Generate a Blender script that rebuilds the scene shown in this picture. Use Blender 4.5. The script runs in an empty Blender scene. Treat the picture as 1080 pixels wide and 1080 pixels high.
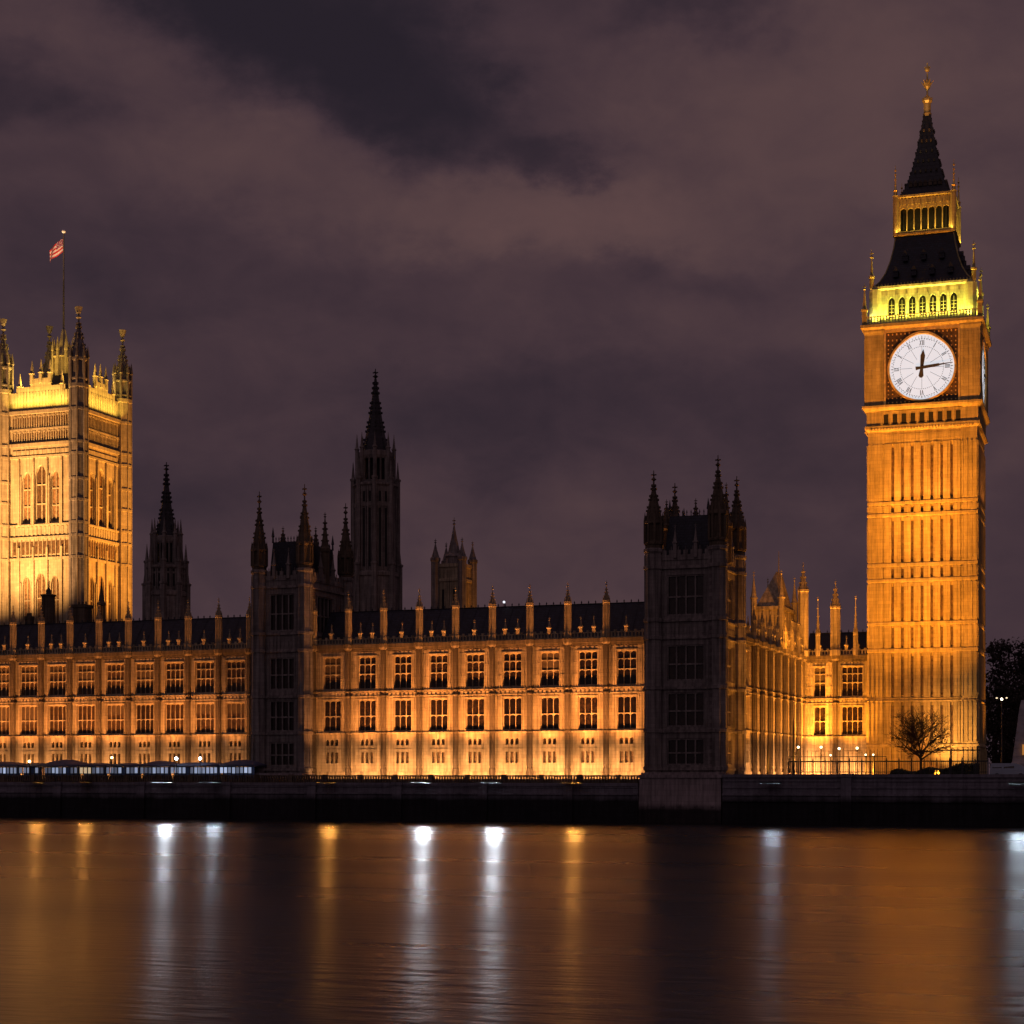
import bpy, math, random
from mathutils import Matrix, Vector
R = math.radians
PI = math.pi
random.seed(7)
SC = bpy.context.scene
COL = SC.collection

# ------------------------------------------------------------------ camera
ZC, YAW, FPX = 5.4, 20.0, 1900.0
cam = bpy.data.cameras.new('camera')
cam_o = bpy.data.objects.new('camera', cam)
COL.objects.link(cam_o)
cam_o.location = (0, 0, ZC)
cam_o.rotation_euler = (R(90), 0, R(YAW))
cam.sensor_width = 36
cam.lens = 36 * FPX / 1080
cam.shift_y = (818 - 540) / 1080
cam.clip_start = 0.5
cam.clip_end = 9000
SC.camera = cam_o

# ------------------------------------------------------------------ sky
W = bpy.data.worlds.new('World')
SC.world = W
W.use_nodes = True
SUN_EL, SUN_AZ = -6.0, 180.0


def build_sky():
    nt = W.node_tree
    for n in list(nt.nodes):
        nt.nodes.remove(n)
    N, L = nt.nodes, nt.links

    def mth(op, a, b=None, c=None, clamp=False):
        n = N.new('ShaderNodeMath')
        n.operation = op
        n.use_clamp = clamp
        for i, v in enumerate((a, b, c)):
            if v is None:
                continue
            if isinstance(v, (int, float)):
                n.inputs[i].default_value = v
            else:
                L.new(v, n.inputs[i])
        return n.outputs[0]
    tc = N.new('ShaderNodeTexCoord')
    sep = N.new('ShaderNodeSeparateXYZ')
    L.new(tc.outputs['Generated'], sep.inputs[0])
    # azimuth (0 = river-front normal, positive to the left) and elevation in degrees
    az = mth('MULTIPLY', mth('ARCTAN2', mth('MULTIPLY', sep.outputs[0], -1), sep.outputs[1]), 180 / PI)
    el = mth('MULTIPLY', mth('ARCSINE', sep.outputs[2]), 180 / PI)
    cmb = N.new('ShaderNodeCombineXYZ')
    L.new(az, cmb.inputs[0])
    L.new(mth('MULTIPLY', el, 1.6), cmb.inputs[1])

    def noise(scale, detail, rough, off, dist=0.0):
        m = N.new('ShaderNodeMapping')
        m.inputs['Location'].default_value = off
        L.new(cmb.outputs[0], m.inputs[0])
        n = N.new('ShaderNodeTexNoise')
        n.inputs['Scale'].default_value = scale
        n.inputs['Detail'].default_value = detail
        n.inputs['Roughness'].default_value = rough
        n.inputs['Distortion'].default_value = dist
        L.new(m.outputs[0], n.inputs['Vector'])
        return n.outputs['Fac']
    n1 = noise(0.16, 8, 0.60, (3, 1, 0))
    n2 = noise(0.16, 8, 0.60, (31, 17, 4))
    n3 = noise(0.33, 6, 0.55, (11, 7, 2), 0.3)
    n4 = noise(0.07, 4, 0.5, (2, 37, 5))
    waz = mth('ADD', az, mth('MULTIPLY', mth('SUBTRACT', n1, 0.5), 9.0))
    wel = mth('ADD', el, mth('MULTIPLY', mth('SUBTRACT', n2, 0.5), 5.5))

    def blob(a0, e0, ra, re, amp):
        u = mth('DIVIDE', mth('SUBTRACT', waz, a0), ra)
        v = mth('DIVIDE', mth('SUBTRACT', wel, e0), re)
        d = mth('ADD', mth('MULTIPLY', u, u), mth('MULTIPLY', v, v))
        return mth('MULTIPLY', mth('EXPONENT', mth('MULTIPLY', mth('POWER', d, 1.5), -1)), amp)
    dark = None
    for b in CLOUDS_DARK:
        x = blob(*b)
        dark = x if dark is None else mth('ADD', dark, x)
    lite = None
    for b in CLOUDS_LIGHT:
        x = blob(*b)
        lite = x if lite is None else mth('ADD', lite, x)
    base = mth('ADD', 0.50, mth('MULTIPLY', mth('SUBTRACT', n3, 0.5), 0.36))
    base = mth('ADD', base, mth('MULTIPLY', mth('SUBTRACT', n4, 0.5), 0.30))
    v = mth('SUBTRACT', mth('ADD', base, lite), dark)
    ramp = N.new('ShaderNodeValToRGB')
    L.new(v, ramp.inputs[0])
    ramp.color_ramp.interpolation = 'B_SPLINE'
    els = ramp.color_ramp.elements
    for p, c in SKY_RAMP[1:-1]:
        e = els.new(p)
        e.color = (*c, 1)
    els[0].position = SKY_RAMP[0][0]
    els[0].color = (*SKY_RAMP[0][1], 1)
    els[-1].position = SKY_RAMP[-1][0]
    els[-1].color = (*SKY_RAMP[-1][1], 1)
    # the cloud deck is lit by the whole city: brighter overhead than at the skyline
    up = mth('MULTIPLY_ADD', mth('MAXIMUM', mth('SUBTRACT', el, 24.0), 0.0), 0.020, 1.0)
    bg = N.new('ShaderNodeBackground')
    L.new(ramp.outputs[0], bg.inputs[0])
    L.new(up, bg.inputs[1])
    sky = N.new('ShaderNodeTexSky')
    sky.sky_type = 'NISHITA'
    sky.sun_disc = False
    sky.sun_elevation = R(SUN_EL)
    sky.sun_rotation = R(SUN_AZ)
    bg2 = N.new('ShaderNodeBackground')
    bg2.inputs[1].default_value = 0.05
    L.new(sky.outputs[0], bg2.inputs[0])
    add = N.new('ShaderNodeAddShader')
    L.new(bg.outputs[0], add.inputs[0])
    L.new(bg2.outputs[0], add.inputs[1])
    out = N.new('ShaderNodeOutputWorld')
    L.new(add.outputs[0], out.inputs[0])


# azimuth, elevation, half-widths (degrees), amount
CLOUDS_DARK = [(30.2, 23.4, 3.0, 1.5, .24), (27.0, 22.8, 5.2, 2.1, .44), (22.4, 20.0, 2.6, 1.2, .26), (24.8, 21.2, 4.0, 1.5, .22), (36, 20.0, 2.4, 1.0, .20), (14.5, 23.4, 3.0, 1.4, .25),
               (17, 16.0, 1.8, .7, .13), (19.2, 18.8, 1.9, .8, .26), (14, 15.6, 3.4, .8, .09), (20, 11.2, 6.0, 2.0, .20), (30, 15.4, 8.0, 1.8, .13), (33, 9, 6, 1.8, .12), (10, 10, 4.5, 2.4, .09)]
CLOUDS_LIGHT = [(20, 17.2, 5.0, 1.3, .26), (17, 16.4, 5, 1.2, .12), (28, 18.8, 4.5, 1.3, .13), (11, 20.0, 5.0, 3.6, .22), (5, 16, 4, 6, .10), (34, 23, 4, 2.4, .08), (14, 13.5, 5, 1.2, .06)]
SKY_RAMP = [(0.0, (.0185, .0142, .0215)), (0.25, (.028, .0195, .0285)), (0.50, (.060, .0355, .0450)), (0.70, (.089, .0515, .0545)), (1.0, (.122, .067, .066))]
build_sky()

# a faint, very soft light: the glow of the city behind the camera
sun = bpy.data.lights.new('city_glow', 'SUN')
sun.energy = 0.095
sun.angle = R(60)
sun.color = (1.0, .78, .88)
sun_o = bpy.data.objects.new('city_glow', sun)
COL.objects.link(sun_o)
sun_o.rotation_euler = (R(58), 0, R(8))

SC.view_settings.view_transform = 'Standard'
SC.view_settings.look = 'None'
SC.view_settings.gamma = 1
SC.view_settings.exposure = 0
SC.view_settings.use_curve_mapping = False
SC.render.engine = 'CYCLES'
SC.cycles.use_denoising = True
SC.cycles.max_bounces = 5
SC.cycles.diffuse_bounces = 2
SC.cycles.glossy_bounces = 3
SC.cycles.sample_clamp_indirect = 4


# ------------------------------------------------------------------ measuring: a bearing in the photograph met with the plane Y
def ang(px):
    return R(YAW) - math.atan((px - 540) / FPX)


def px_x(px, Y):
    return -Y * math.tan(ang(px))


def px_z(px, py, Y):
    d = Y * (math.sin(R(YAW)) * math.tan(ang(px)) + math.cos(R(YAW)))
    return ZC + (818 - py) * d / FPX


# ------------------------------------------------------------------ materials
MAT = {}


def new_mat(name):
    m = bpy.data.materials.new(name)
    m.use_nodes = True
    nt = m.node_tree
    b = nt.nodes['Principled BSDF']
    MAT[name] = m
    return m, nt, b


def plain(name, col, rough=.6, metal=0.0, var=.25, scale=2.0, bump=0.0):
    m, nt, b = new_mat(name)
    N, L = nt.nodes, nt.links
    tc = N.new('ShaderNodeTexCoord')
    n = N.new('ShaderNodeTexNoise')
    n.inputs['Scale'].default_value = scale
    n.inputs['Detail'].default_value = 5
    L.new(tc.outputs['Object'], n.inputs['Vector'])
    r = N.new('ShaderNodeMapRange')
    r.inputs['From Min'].default_value = .3
    r.inputs['From Max'].default_value = .7
    r.inputs['To Min'].default_value = 1 - var
    r.inputs['To Max'].default_value = 1 + var
    L.new(n.outputs['Fac'], r.inputs['Value'])
    mx = N.new('ShaderNodeVectorMath')
    mx.operation = 'SCALE'
    mx.inputs[0].default_value = col
    L.new(r.outputs[0], mx.inputs['Scale'])
    L.new(mx.outputs[0], b.inputs['Base Color'])
    b.inputs['Roughness'].default_value = rough
    b.inputs['Metallic'].default_value = metal
    if bump:
        bp = N.new('ShaderNodeBump')
        bp.inputs['Strength'].default_value = bump
        bp.inputs['Distance'].default_value = .03
        L.new(n.outputs['Fac'], bp.inputs['Height'])
        L.new(bp.outputs[0], b.inputs['Normal'])
    return m


def glow(name, col, strength):
    m, nt, b = new_mat(name)
    b.inputs['Base Color'].default_value = (*[min(1, c * .6) for c in col], 1)
    b.inputs['Emission Color'].default_value = (*col, 1)
    b.inputs['Emission Strength'].default_value = strength
    return m


def stone(name, col, soot=.5, course=.42, blk=.95, tide=None):
    """ashlar: courses with joints, tone per block, soot runs and large weather patches"""
    m, nt, b = new_mat(name)
    N, L = nt.nodes, nt.links
    tc = N.new('ShaderNodeTexCoord')
    sp = N.new('ShaderNodeSeparateXYZ')
    L.new(tc.outputs['Object'], sp.inputs[0])
    ad = N.new('ShaderNodeMath')
    ad.operation = 'ADD'
    L.new(sp.outputs[0], ad.inputs[0])
    L.new(sp.outputs[1], ad.inputs[1])
    cm = N.new('ShaderNodeCombineXYZ')
    L.new(ad.outputs[0], cm.inputs[0])
    L.new(sp.outputs[2], cm.inputs[1])
    br = N.new('ShaderNodeTexBrick')
    L.new(cm.outputs[0], br.inputs['Vector'])
    br.inputs['Scale'].default_value = 1
    br.inputs['Brick Width'].default_value = blk
    br.inputs['Row Height'].default_value = course
    br.inputs['Mortar Size'].default_value = .016
    br.inputs['Mortar Smooth'].default_value = .3
    br.inputs['Color1'].default_value = (*[c * .88 for c in col], 1)
    br.inputs['Color2'].default_value = (*[min(1, c * 1.09) for c in col], 1)
    br.inputs['Mortar'].default_value = (*[c * .68 for c in col], 1)
    n1 = N.new('ShaderNodeTexNoise')
    n1.inputs['Scale'].default_value = .35
    n1.inputs['Detail'].default_value = 6
    n1.inputs['Roughness'].default_value = .62
    L.new(tc.outputs['Object'], n1.inputs['Vector'])
    mp = N.new('ShaderNodeMapping')
    mp.inputs['Scale'].default_value = (2.6, 2.6, .13)
    L.new(tc.outputs['Object'], mp.inputs[0])
    n2 = N.new('ShaderNodeTexNoise')
    n2.inputs['Scale'].default_value = 1
    n2.inputs['Detail'].default_value = 5
    n2.inputs['Roughness'].default_value = .6
    L.new(mp.outputs[0], n2.inputs['Vector'])

    def rng(src, a, bb, c, d):
        r = N.new('ShaderNodeMapRange')
        r.inputs['From Min'].default_value = a
        r.inputs['From Max'].default_value = bb
        r.inputs['To Min'].default_value = c
        r.inputs['To Max'].default_value = d
        L.new(src, r.inputs['Value'])
        return r.outputs[0]
    k = N.new('ShaderNodeMath')
    k.operation = 'MULTIPLY'
    L.new(rng(n1.outputs['Fac'], .3, .7, 1 - soot * .6, 1 + soot * .25), k.inputs[0])
    L.new(rng(n2.outputs['Fac'], .36, .60, 1 - soot, 1.05), k.inputs[1])
    fac = k.outputs[0]
    if tide is not None:
        t = N.new('ShaderNodeMath')
        t.operation = 'ADD'
        L.new(sp.outputs[2], t.inputs[0])
        L.new(rng(n1.outputs['Fac'], 0, 1, -.5, .5), t.inputs[1])
        t2 = N.new('ShaderNodeMath')
        t2.operation = 'MULTIPLY'
        L.new(fac, t2.inputs[0])
        L.new(rng(t.outputs[0], tide - .5, tide + .3, .10, 1), t2.inputs[1])
        fac = t2.outputs[0]
    mx = N.new('ShaderNodeVectorMath')
    mx.operation = 'SCALE'
    L.new(br.outputs['Color'], mx.inputs[0])
    L.new(fac, mx.inputs['Scale'])
    L.new(mx.outputs[0], b.inputs['Base Color'])
    b.inputs['Roughness'].default_value = .85
    b.inputs['Specular IOR Level'].default_value = .2
    bp = N.new('ShaderNodeBump')
    bp.inputs['Strength'].default_value = .35
    bp.inputs['Distance'].default_value = .02
    nb = N.new('ShaderNodeTexNoise')
    nb.inputs['Scale'].default_value = 3.0
    nb.inputs['Detail'].default_value = 5
    L.new(tc.outputs['Object'], nb.inputs['Vector'])
    hh = N.new('ShaderNodeMath')
    hh.operation = 'SUBTRACT'
    L.new(nb.outputs['Fac'], hh.inputs[0])
    L.new(br.outputs['Fac'], hh.inputs[1])
    L.new(hh.outputs[0], bp.inputs['Height'])
    L.new(bp.outputs[0], b.inputs['Normal'])
    return m


def glass(name, col, rough):
    m, nt, b = new_mat(name)
    N, L = nt.nodes, nt.links
    oi = N.new('ShaderNodeObjectInfo')
    tc = N.new('ShaderNodeTexCoord')
    n = N.new('ShaderNodeTexNoise')
    n.inputs['Scale'].default_value = 2.2
    n.noise_dimensions = '4D'
    L.new(tc.outputs['Object'], n.inputs['Vector'])
    L.new(oi.outputs['Random'], n.inputs['W'])
    r = N.new('ShaderNodeMapRange')
    r.inputs['From Min'].default_value = .3
    r.inputs['From Max'].default_value = .7
    r.inputs['To Min'].default_value = .45
    r.inputs['To Max'].default_value = 1.6
    L.new(n.outputs['Fac'], r.inputs['Value'])
    k = N.new('ShaderNodeMath')
    k.operation = 'MULTIPLY_ADD'
    L.new(oi.outputs['Random'], k.inputs[0])
    k.inputs[1].default_value = 1.1
    k.inputs[2].default_value = .45
    k2 = N.new('ShaderNodeMath')
    k2.operation = 'MULTIPLY'
    L.new(k.outputs[0], k2.inputs[0])
    L.new(r.outputs[0], k2.inputs[1])
    mx = N.new('ShaderNodeVectorMath')
    mx.operation = 'SCALE'
    mx.inputs[0].default_value = col
    L.new(k2.outputs[0], mx.inputs['Scale'])
    L.new(mx.outputs[0], b.inputs['Base Color'])
    b.inputs['Roughness'].default_value = rough
    bp = N.new('ShaderNodeBump')
    bp.inputs['Strength'].default_value = .25
    bp.inputs['Distance'].default_value = .02
    L.new(n.outputs['Fac'], bp.inputs['Height'])
    L.new(bp.outputs[0], b.inputs['Normal'])
    return m


def slate(name, col, row=.3):
    m, nt, b = new_mat(name)
    N, L = nt.nodes, nt.links
    tc = N.new('ShaderNodeTexCoord')
    sp = N.new('ShaderNodeSeparateXYZ')
    L.new(tc.outputs['Object'], sp.inputs[0])
    ad = N.new('ShaderNodeMath')
    ad.operation = 'ADD'
    L.new(sp.outputs[0], ad.inputs[0])
    L.new(sp.outputs[1], ad.inputs[1])
    cm = N.new('ShaderNodeCombineXYZ')
    L.new(ad.outputs[0], cm.inputs[0])
    L.new(sp.outputs[2], cm.inputs[1])
    br = N.new('ShaderNodeTexBrick')
    L.new(cm.outputs[0], br.inputs['Vector'])
    br.inputs['Scale'].default_value = 1
    br.inputs['Brick Width'].default_value = row * 1.6
    br.inputs['Row Height'].default_value = row
    br.inputs['Mortar Size'].default_value = .03
    br.inputs['Color1'].default_value = (*[c * .6 for c in col], 1)
    br.inputs['Color2'].default_value = (*[c * 1.5 for c in col], 1)
    br.inputs['Mortar'].default_value = (*[c * .4 for c in col], 1)
    L.new(br.outputs['Color'], b.inputs['Base Color'])
    b.inputs['Roughness'].default_value = .55
    bp = N.new('ShaderNodeBump')
    bp.inputs['Strength'].default_value = .6
    bp.inputs['Distance'].default_value = .04
    bp.invert = True
    L.new(br.outputs['Fac'], bp.inputs['Height'])
    L.new(bp.outputs[0], b.inputs['Normal'])
    return m


def water_mat():
    m, nt, b = new_mat('river_water')
    N, L = nt.nodes, nt.links
    b.inputs['Base Color'].default_value = (.010, .010, .013, 1)
    b.inputs['IOR'].default_value = 1.45
    tc = N.new('ShaderNodeTexCoord')

    def nz(sc, detail, rough=.5):
        mp = N.new('ShaderNodeMapping')
        mp.inputs['Rotation'].default_value = (0, 0, R(-14))
        mp.inputs['Scale'].default_value = sc
        L.new(tc.outputs['Object'], mp.inputs[0])
        n = N.new('ShaderNodeTexNoise')
        n.inputs['Scale'].default_value = 1
        n.inputs['Detail'].default_value = detail
        n.inputs['Roughness'].default_value = rough
        L.new(mp.outputs[0], n.inputs['Vector'])
        return n.outputs['Fac']
    big = nz((.006, .045, 1), 1)
    r = N.new('ShaderNodeMapRange')
    r.inputs['From Min'].default_value = .35
    r.inputs['From Max'].default_value = .65
    r.inputs['To Min'].default_value = WATER_ROUGH[0]
    r.inputs['To Max'].default_value = WATER_ROUGH[1]
    L.new(big, r.inputs['Value'])
    L.new(r.outputs[0], b.inputs['Roughness'])
    rip = nz((.55, 2.1, 1), 4, .6)
    swell = nz((.28, .95, 1), 2)
    bp = N.new('ShaderNodeBump')
    bp.inputs['Strength'].default_value = 1
    bp.inputs['Distance'].default_value = .036
    L.new(rip, bp.inputs['Height'])
    bp2 = N.new('ShaderNodeBump')
    bp2.inputs['Strength'].default_value = 1
    bp2.inputs['Distance'].default_value = .060
    L.new(swell, bp2.inputs['Height'])
    L.new(bp.outputs[0], bp2.inputs['Normal'])
    L.new(bp2.outputs[0], b.inputs['Normal'])
    return m


WATER_ROUGH = (.26, .32)
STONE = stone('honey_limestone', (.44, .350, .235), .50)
STONE_D = stone('shaded_sooty_limestone', (.135, .102, .074), .50)  # darker limestone: soot plus the weak light on buttress fronts, put into its colour
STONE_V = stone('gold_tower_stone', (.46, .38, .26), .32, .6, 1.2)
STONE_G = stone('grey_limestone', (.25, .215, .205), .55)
TOWER = stone('clock_tower_stone', (.47, .36, .185), .34, .46, 1.0)
WALLST = stone('river_granite', (.185, .172, .205), .34, .62, 1.7, tide=3.0)
PLINTH = stone('pale_granite', (.30, .25, .255), .45, .62, 1.5, tide=-3.0)
GLASS = glass('dark_leaded_glass', (.017, .0100, .0065), .24)
GLASS_B = glass('brown_leaded_glass', (.040, .022, .011), .35)
GLASS_S = glass('dusty_small_glass', (.14, .080, .040), .5)
BLIND = plain('drawn_blind', (.060, .038, .024), .9, 0, .3, 1.5)
LOUVRE = plain('dark_louvre', (.012, .011, .012), .8)
SLATE = slate('cast_iron_roof', (.012, .014, .027))
SPIRE = slate('spire_roof', (.016, .014, .021), .55)
GOLD = plain('gilding', (.85, .56, .16), .35, .6, .3, 1.5)
GOLDST = stone('gilded_stone', (.52, .42, .20), .42, .4, .8)
CREAM = stone('belfry_stone', (.55, .53, .36), .35, .4, .8)
IRON = plain('black_iron', (.012, .012, .014), .5)
NAVY = plain('navy_canvas', (.075, .085, .150), .8, 0, .2, 1)
PALE = plain('pale_panel_stone', (.34, .31, .33), .8, 0, .25, 1.2)
BARK = plain('bark', (.035, .024, .018), .9, 0, .3, 6)
TWIGS = plain('twigs', (.030, .022, .018), .9, 0, .4, 3)
LEAFD = plain('evergreen_leaves', (.030, .040, .022), .8, 0, .5, .4)
PAVING = plain('terrace_paving', (.16, .15, .14), .85, 0, .25, .6)
DIAL = glow('opal_dial', (.93, .93, .99), .74)
DIAL.node_tree.nodes['Principled BSDF'].inputs['Base Color'].default_value = (.12, .12, .13, 1)
INK = plain('dial_ironwork', (.045, .040, .038), .5)
FRAMEC = plain('dial_frame', (.075, .042, .018), .6, 0, .45, 2.2)
BULB_W = glow('white_lamp', (.80, .90, 1.0), 22)
BULB_O = glow('amber_lamp', (1.0, .62, .22), 16)
BULB_G = glow('globe_lamp', (1.0, .80, .45), 4.5)
MARQ = glow('marquee_lining', (.48, .58, .82), .30)
RED = plain('flag_red', (.55, .035, .045), .8, 0, .1, 3)
WHITE = plain('flag_white', (.75, .62, .62), .8, 0, .1, 3)
BLUE = plain('flag_blue', (.16, .05, .14), .8, 0, .1, 3)
VANP = plain('pale_blue_paint', (.25, .30, .38), .35, 0, .08, 1)
TYRE = plain('tyre_rubber', (.015, .015, .015), .8)
WATER = water_mat()

# ------------------------------------------------------------------ mesh builder and object helpers
BASE = {}
ZMAP = [None]


def zm(z):
    return ZMAP[0](z) if ZMAP[0] else z


class MB:
    """collects shapes in the thing's own axes (x along its front, -y out of the front, z = height above the river)"""

    def __init__(self):
        self.v, self.f, self.M = [], [], None

    def add(self, vs, fs):
        o = len(self.v)
        if self.M is not None:
            vs = [tuple(self.M @ Vector(p)) for p in vs]
        if ZMAP[0]:
            vs = [(p[0], p[1], ZMAP[0](p[2])) for p in vs]
        self.v.extend(vs)
        self.f.extend([tuple(i + o for i in f) for f in fs])

    def box(self, x0, x1, y0, y1, z0, z1):
        self.add([(x0, y0, z0), (x1, y0, z0), (x1, y1, z0), (x0, y1, z0), (x0, y0, z1), (x1, y0, z1), (x1, y1, z1), (x0, y1, z1)],
                 [(0, 3, 2, 1), (4, 5, 6, 7), (0, 1, 5, 4), (1, 2, 6, 5), (2, 3, 7, 6), (3, 0, 4, 7)])

    def lathe(self, cx, cy, prof, n=8, rot=None, cap=True):
        """prof: (radius, z) from the bottom up; n-gon rings"""
        rot = PI / n if rot is None else rot
        vs, fs = [], []
        for r, z in prof:
            for i in range(n):
                a = rot + 2 * PI * i / n
                vs.append((cx + r * math.cos(a), cy + r * math.sin(a), z))
        for k in range(len(prof) - 1):
            for i in range(n):
                j = (i + 1) % n
                fs.append((k * n + i, k * n + j, (k + 1) * n + j, (k + 1) * n + i))
        if cap:
            fs.append(tuple(reversed(range(n))))
            t = (len(prof) - 1) * n
            fs.append(tuple(t + i for i in range(n)))
        self.add(vs, fs)

    def square(self, cx, cy, prof, cap=True):
        """prof: (half-width, z)"""
        self.lathe(cx, cy, [(h * math.sqrt(2), z) for h, z in prof], 4, PI / 4, cap)

    def tube(self, p, q, r0, r1=None, n=6):
        r1 = r0 if r1 is None else r1
        p, q = Vector(p), Vector(q)
        d = (q - p).normalized()
        a = d.cross(Vector((0, 0, 1)))
        if a.length < 1e-3:
            a = Vector((1, 0, 0))
        a.normalize()
        b = d.cross(a)
        vs = []
        for c, r in ((p, r0), (q, r1)):
            for i in range(n):
                t = 2 * PI * i / n
                vs.append(tuple(c + (a * math.cos(t) + b * math.sin(t)) * r))
        fs = [(i, (i + 1) % n, n + (i + 1) % n, n + i) for i in range(n)]
        fs += [tuple(reversed(range(n))), tuple(range(n, 2 * n))]
        self.add(vs, fs)

    def ball(self, c, r, n=10, m=6):
        prof = [(max(1e-3, r * math.sin(PI * k / m)), c[2] - r * math.cos(PI * k / m)) for k in range(m + 1)]
        self.lathe(c[0], c[1], prof, n)

    def wall(self, x0, x1, z0, z1, holes, y=0.0, depth=.4):
        """a wall face with openings (hx0, hx1, hz0, hz1, pointed) and their reveals"""
        xs = sorted({x0, x1, *[h[0] for h in holes], *[h[1] for h in holes]})
        zs = sorted({z0, z1, *[h[2] for h in holes], *[h[3] for h in holes]})
        for i in range(len(xs) - 1):
            xm = (xs[i] + xs[i + 1]) / 2
            col = [h for h in holes if h[0] < xm < h[1]]
            k = 0
            while k < len(zs) - 1:
                zm = (zs[k] + zs[k + 1]) / 2
                if any(h[2] < zm < h[3] for h in col):
                    k += 1
                    continue
                k1 = k
                while k1 + 1 < len(zs) - 1 and not any(h[2] < (zs[k1 + 1] + zs[k1 + 2]) / 2 < h[3] for h in col):
                    k1 += 1
                self.add([(xs[i], y, zs[k]), (xs[i + 1], y, zs[k]), (xs[i + 1], y, zs[k1 + 1]), (xs[i], y, zs[k1 + 1])], [(0, 1, 2, 3)])
                k = k1 + 1
        for h in holes:
            a, b, c, d = h[:4]
            Y = y + depth
            self.add([(a, y, c), (b, y, c), (b, y, d), (a, y, d), (a, Y, c), (b, Y, c), (b, Y, d), (a, Y, d)],
                     [(0, 4, 5, 1), (1, 5, 6, 2), (2, 6, 7, 3), (3, 7, 4, 0)])
            if len(h) > 4 and h[4]:
                self.spandrels(a, b, d, h[4], y, depth)

    def spandrels(self, a, b, top, rise, y, depth, n=6):
        """fills the two corners over a pointed arch"""
        mid = (a + b) / 2
        for s in (-1, 1):
            edge = a if s < 0 else b
            pts = []
            for k in range(n + 1):
                t = k / n
                pts.append((edge + (mid - edge) * (1 - math.cos(t * PI / 2) ** 1.25), top - rise + rise * math.sin(t * PI / 2) ** .9))
            yf, yb = y + .003, y + depth - .01
            for k in range(n):
                p, q = pts[k], pts[k + 1]
                pp, qq = (edge, min(p[1], top)), (edge, min(q[1], top))
                vs = [(p[0], yf, p[1]), (q[0], yf, q[1]), (q[0], yf, top), (p[0], yf, top)]
                vs += [(x, yb, z) for x, _, z in vs]
                self.add(vs, [(0, 1, 2, 3), (4, 7, 6, 5), (0, 4, 5, 1)])

    def mesh(self, name, mat, dz=0.0):
        me = bpy.data.meshes.new(name)
        me.from_pydata([(x, y, z - dz) for x, y, z in self.v], [], self.f)
        me.materials.append(mat)
        me.update()
        return me

    def build(self, name, mat, parent=None, smooth=False):
        dz = BASE.get(parent, 0.0) if parent else 0.0
        me = self.mesh(name, mat, dz)
        if smooth:
            for p in me.polygons:
                p.use_smooth = True
        o = bpy.data.objects.new(name, me)
        COL.objects.link(o)
        if parent:
            o.parent = parent
            BASE[o] = dz
        return o


def thing(name, label, cat, loc, rz=0.0, group=None):
    o = bpy.data.objects.new(name, None)
    o.empty_display_size = .5
    COL.objects.link(o)
    o.location = loc
    o.rotation_euler = (0, 0, rz)
    o['label'] = label
    o['category'] = cat
    if group:
        o['group'] = group
    BASE[o] = loc[2]
    return o


def tag(o, label, cat, group=None):
    o['label'] = label
    o['category'] = cat
    if group:
        o['group'] = group
    return o


def inst(me, name, parent, loc, rz=0.0):
    """one more object on shared mesh data; loc in the parent's axes (z above the river for direct children of a thing)"""
    o = bpy.data.objects.new(name, me)
    COL.objects.link(o)
    o.parent = parent
    o.location = (loc[0], loc[1], zm(loc[2]) - BASE.get(parent, 0.0))
    o.rotation_euler = (0, 0, rz)
    return o


def world(root, p):
    """a point in a thing's axes (z above the river) to world coordinates"""
    c, s = math.cos(root.rotation_euler.z), math.sin(root.rotation_euler.z)
    return Vector((root.location.x + c * p[0] - s * p[1], root.location.y + s * p[0] + c * p[1], zm(p[2])))


def spot(p, aim, watts, half, col, blend=1.0, radius=.25):
    l = bpy.data.lights.new('floodlight', 'SPOT')
    l.energy = watts
    l.spot_size = R(2 * half)
    l.spot_blend = blend
    l.color = col
    l.shadow_soft_size = radius
    o = bpy.data.objects.new('floodlight', l)
    COL.objects.link(o)
    o.location = p
    d = Vector(aim) - Vector(p)
    o.rotation_euler = d.to_track_quat('-Z', 'Y').to_euler()
    return o


def strip(p, aim, watts, sx, sy, col, spread=180, along=None):
    l = bpy.data.lights.new('ledge_light', 'AREA')
    l.shape = 'RECTANGLE'
    l.size, l.size_y = sx, sy
    l.energy = watts
    l.color = col
    l.spread = R(spread)
    o = bpy.data.objects.new('ledge_light', l)
    COL.objects.link(o)
    d = (Vector(aim) - Vector(p)).normalized()
    x = Vector(along).normalized() if along else Vector((1, 0, 0))
    zax = -d
    yax = zax.cross(x).normalized()
    xax = yax.cross(zax).normalized()
    m = Matrix((xax, yax, zax)).transposed().to_4x4()
    m.translation = Vector(p)
    o.matrix_world = m
    return o


ORANGE = (1.0, .345, .075)
AMBER = (1.0, .342, .024)
YELLOW = (1.0, .82, .10)
G = 5.0

# ------------------------------------------------------------------ the river, the banks
mb = MB()
mb.add([(-3500, -900, 0), (3500, -900, 0), (3500, 196.6, 0), (-3500, 196.6, 0)], [(0, 1, 2, 3)])
o = mb.build('river_water', WATER)
o['kind'] = 'structure'
mb = MB()
mb.add([(-3500, 196.7, G), (3500, 196.7, G), (3500, 4500, G), (-3500, 4500, G), (-3500, 196.7, -3), (3500, 196.7, -3)],
       [(0, 1, 2, 3), (0, 4, 5, 1)])
o = mb.build('ground', PAVING)
o['kind'] = 'structure'


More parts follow.
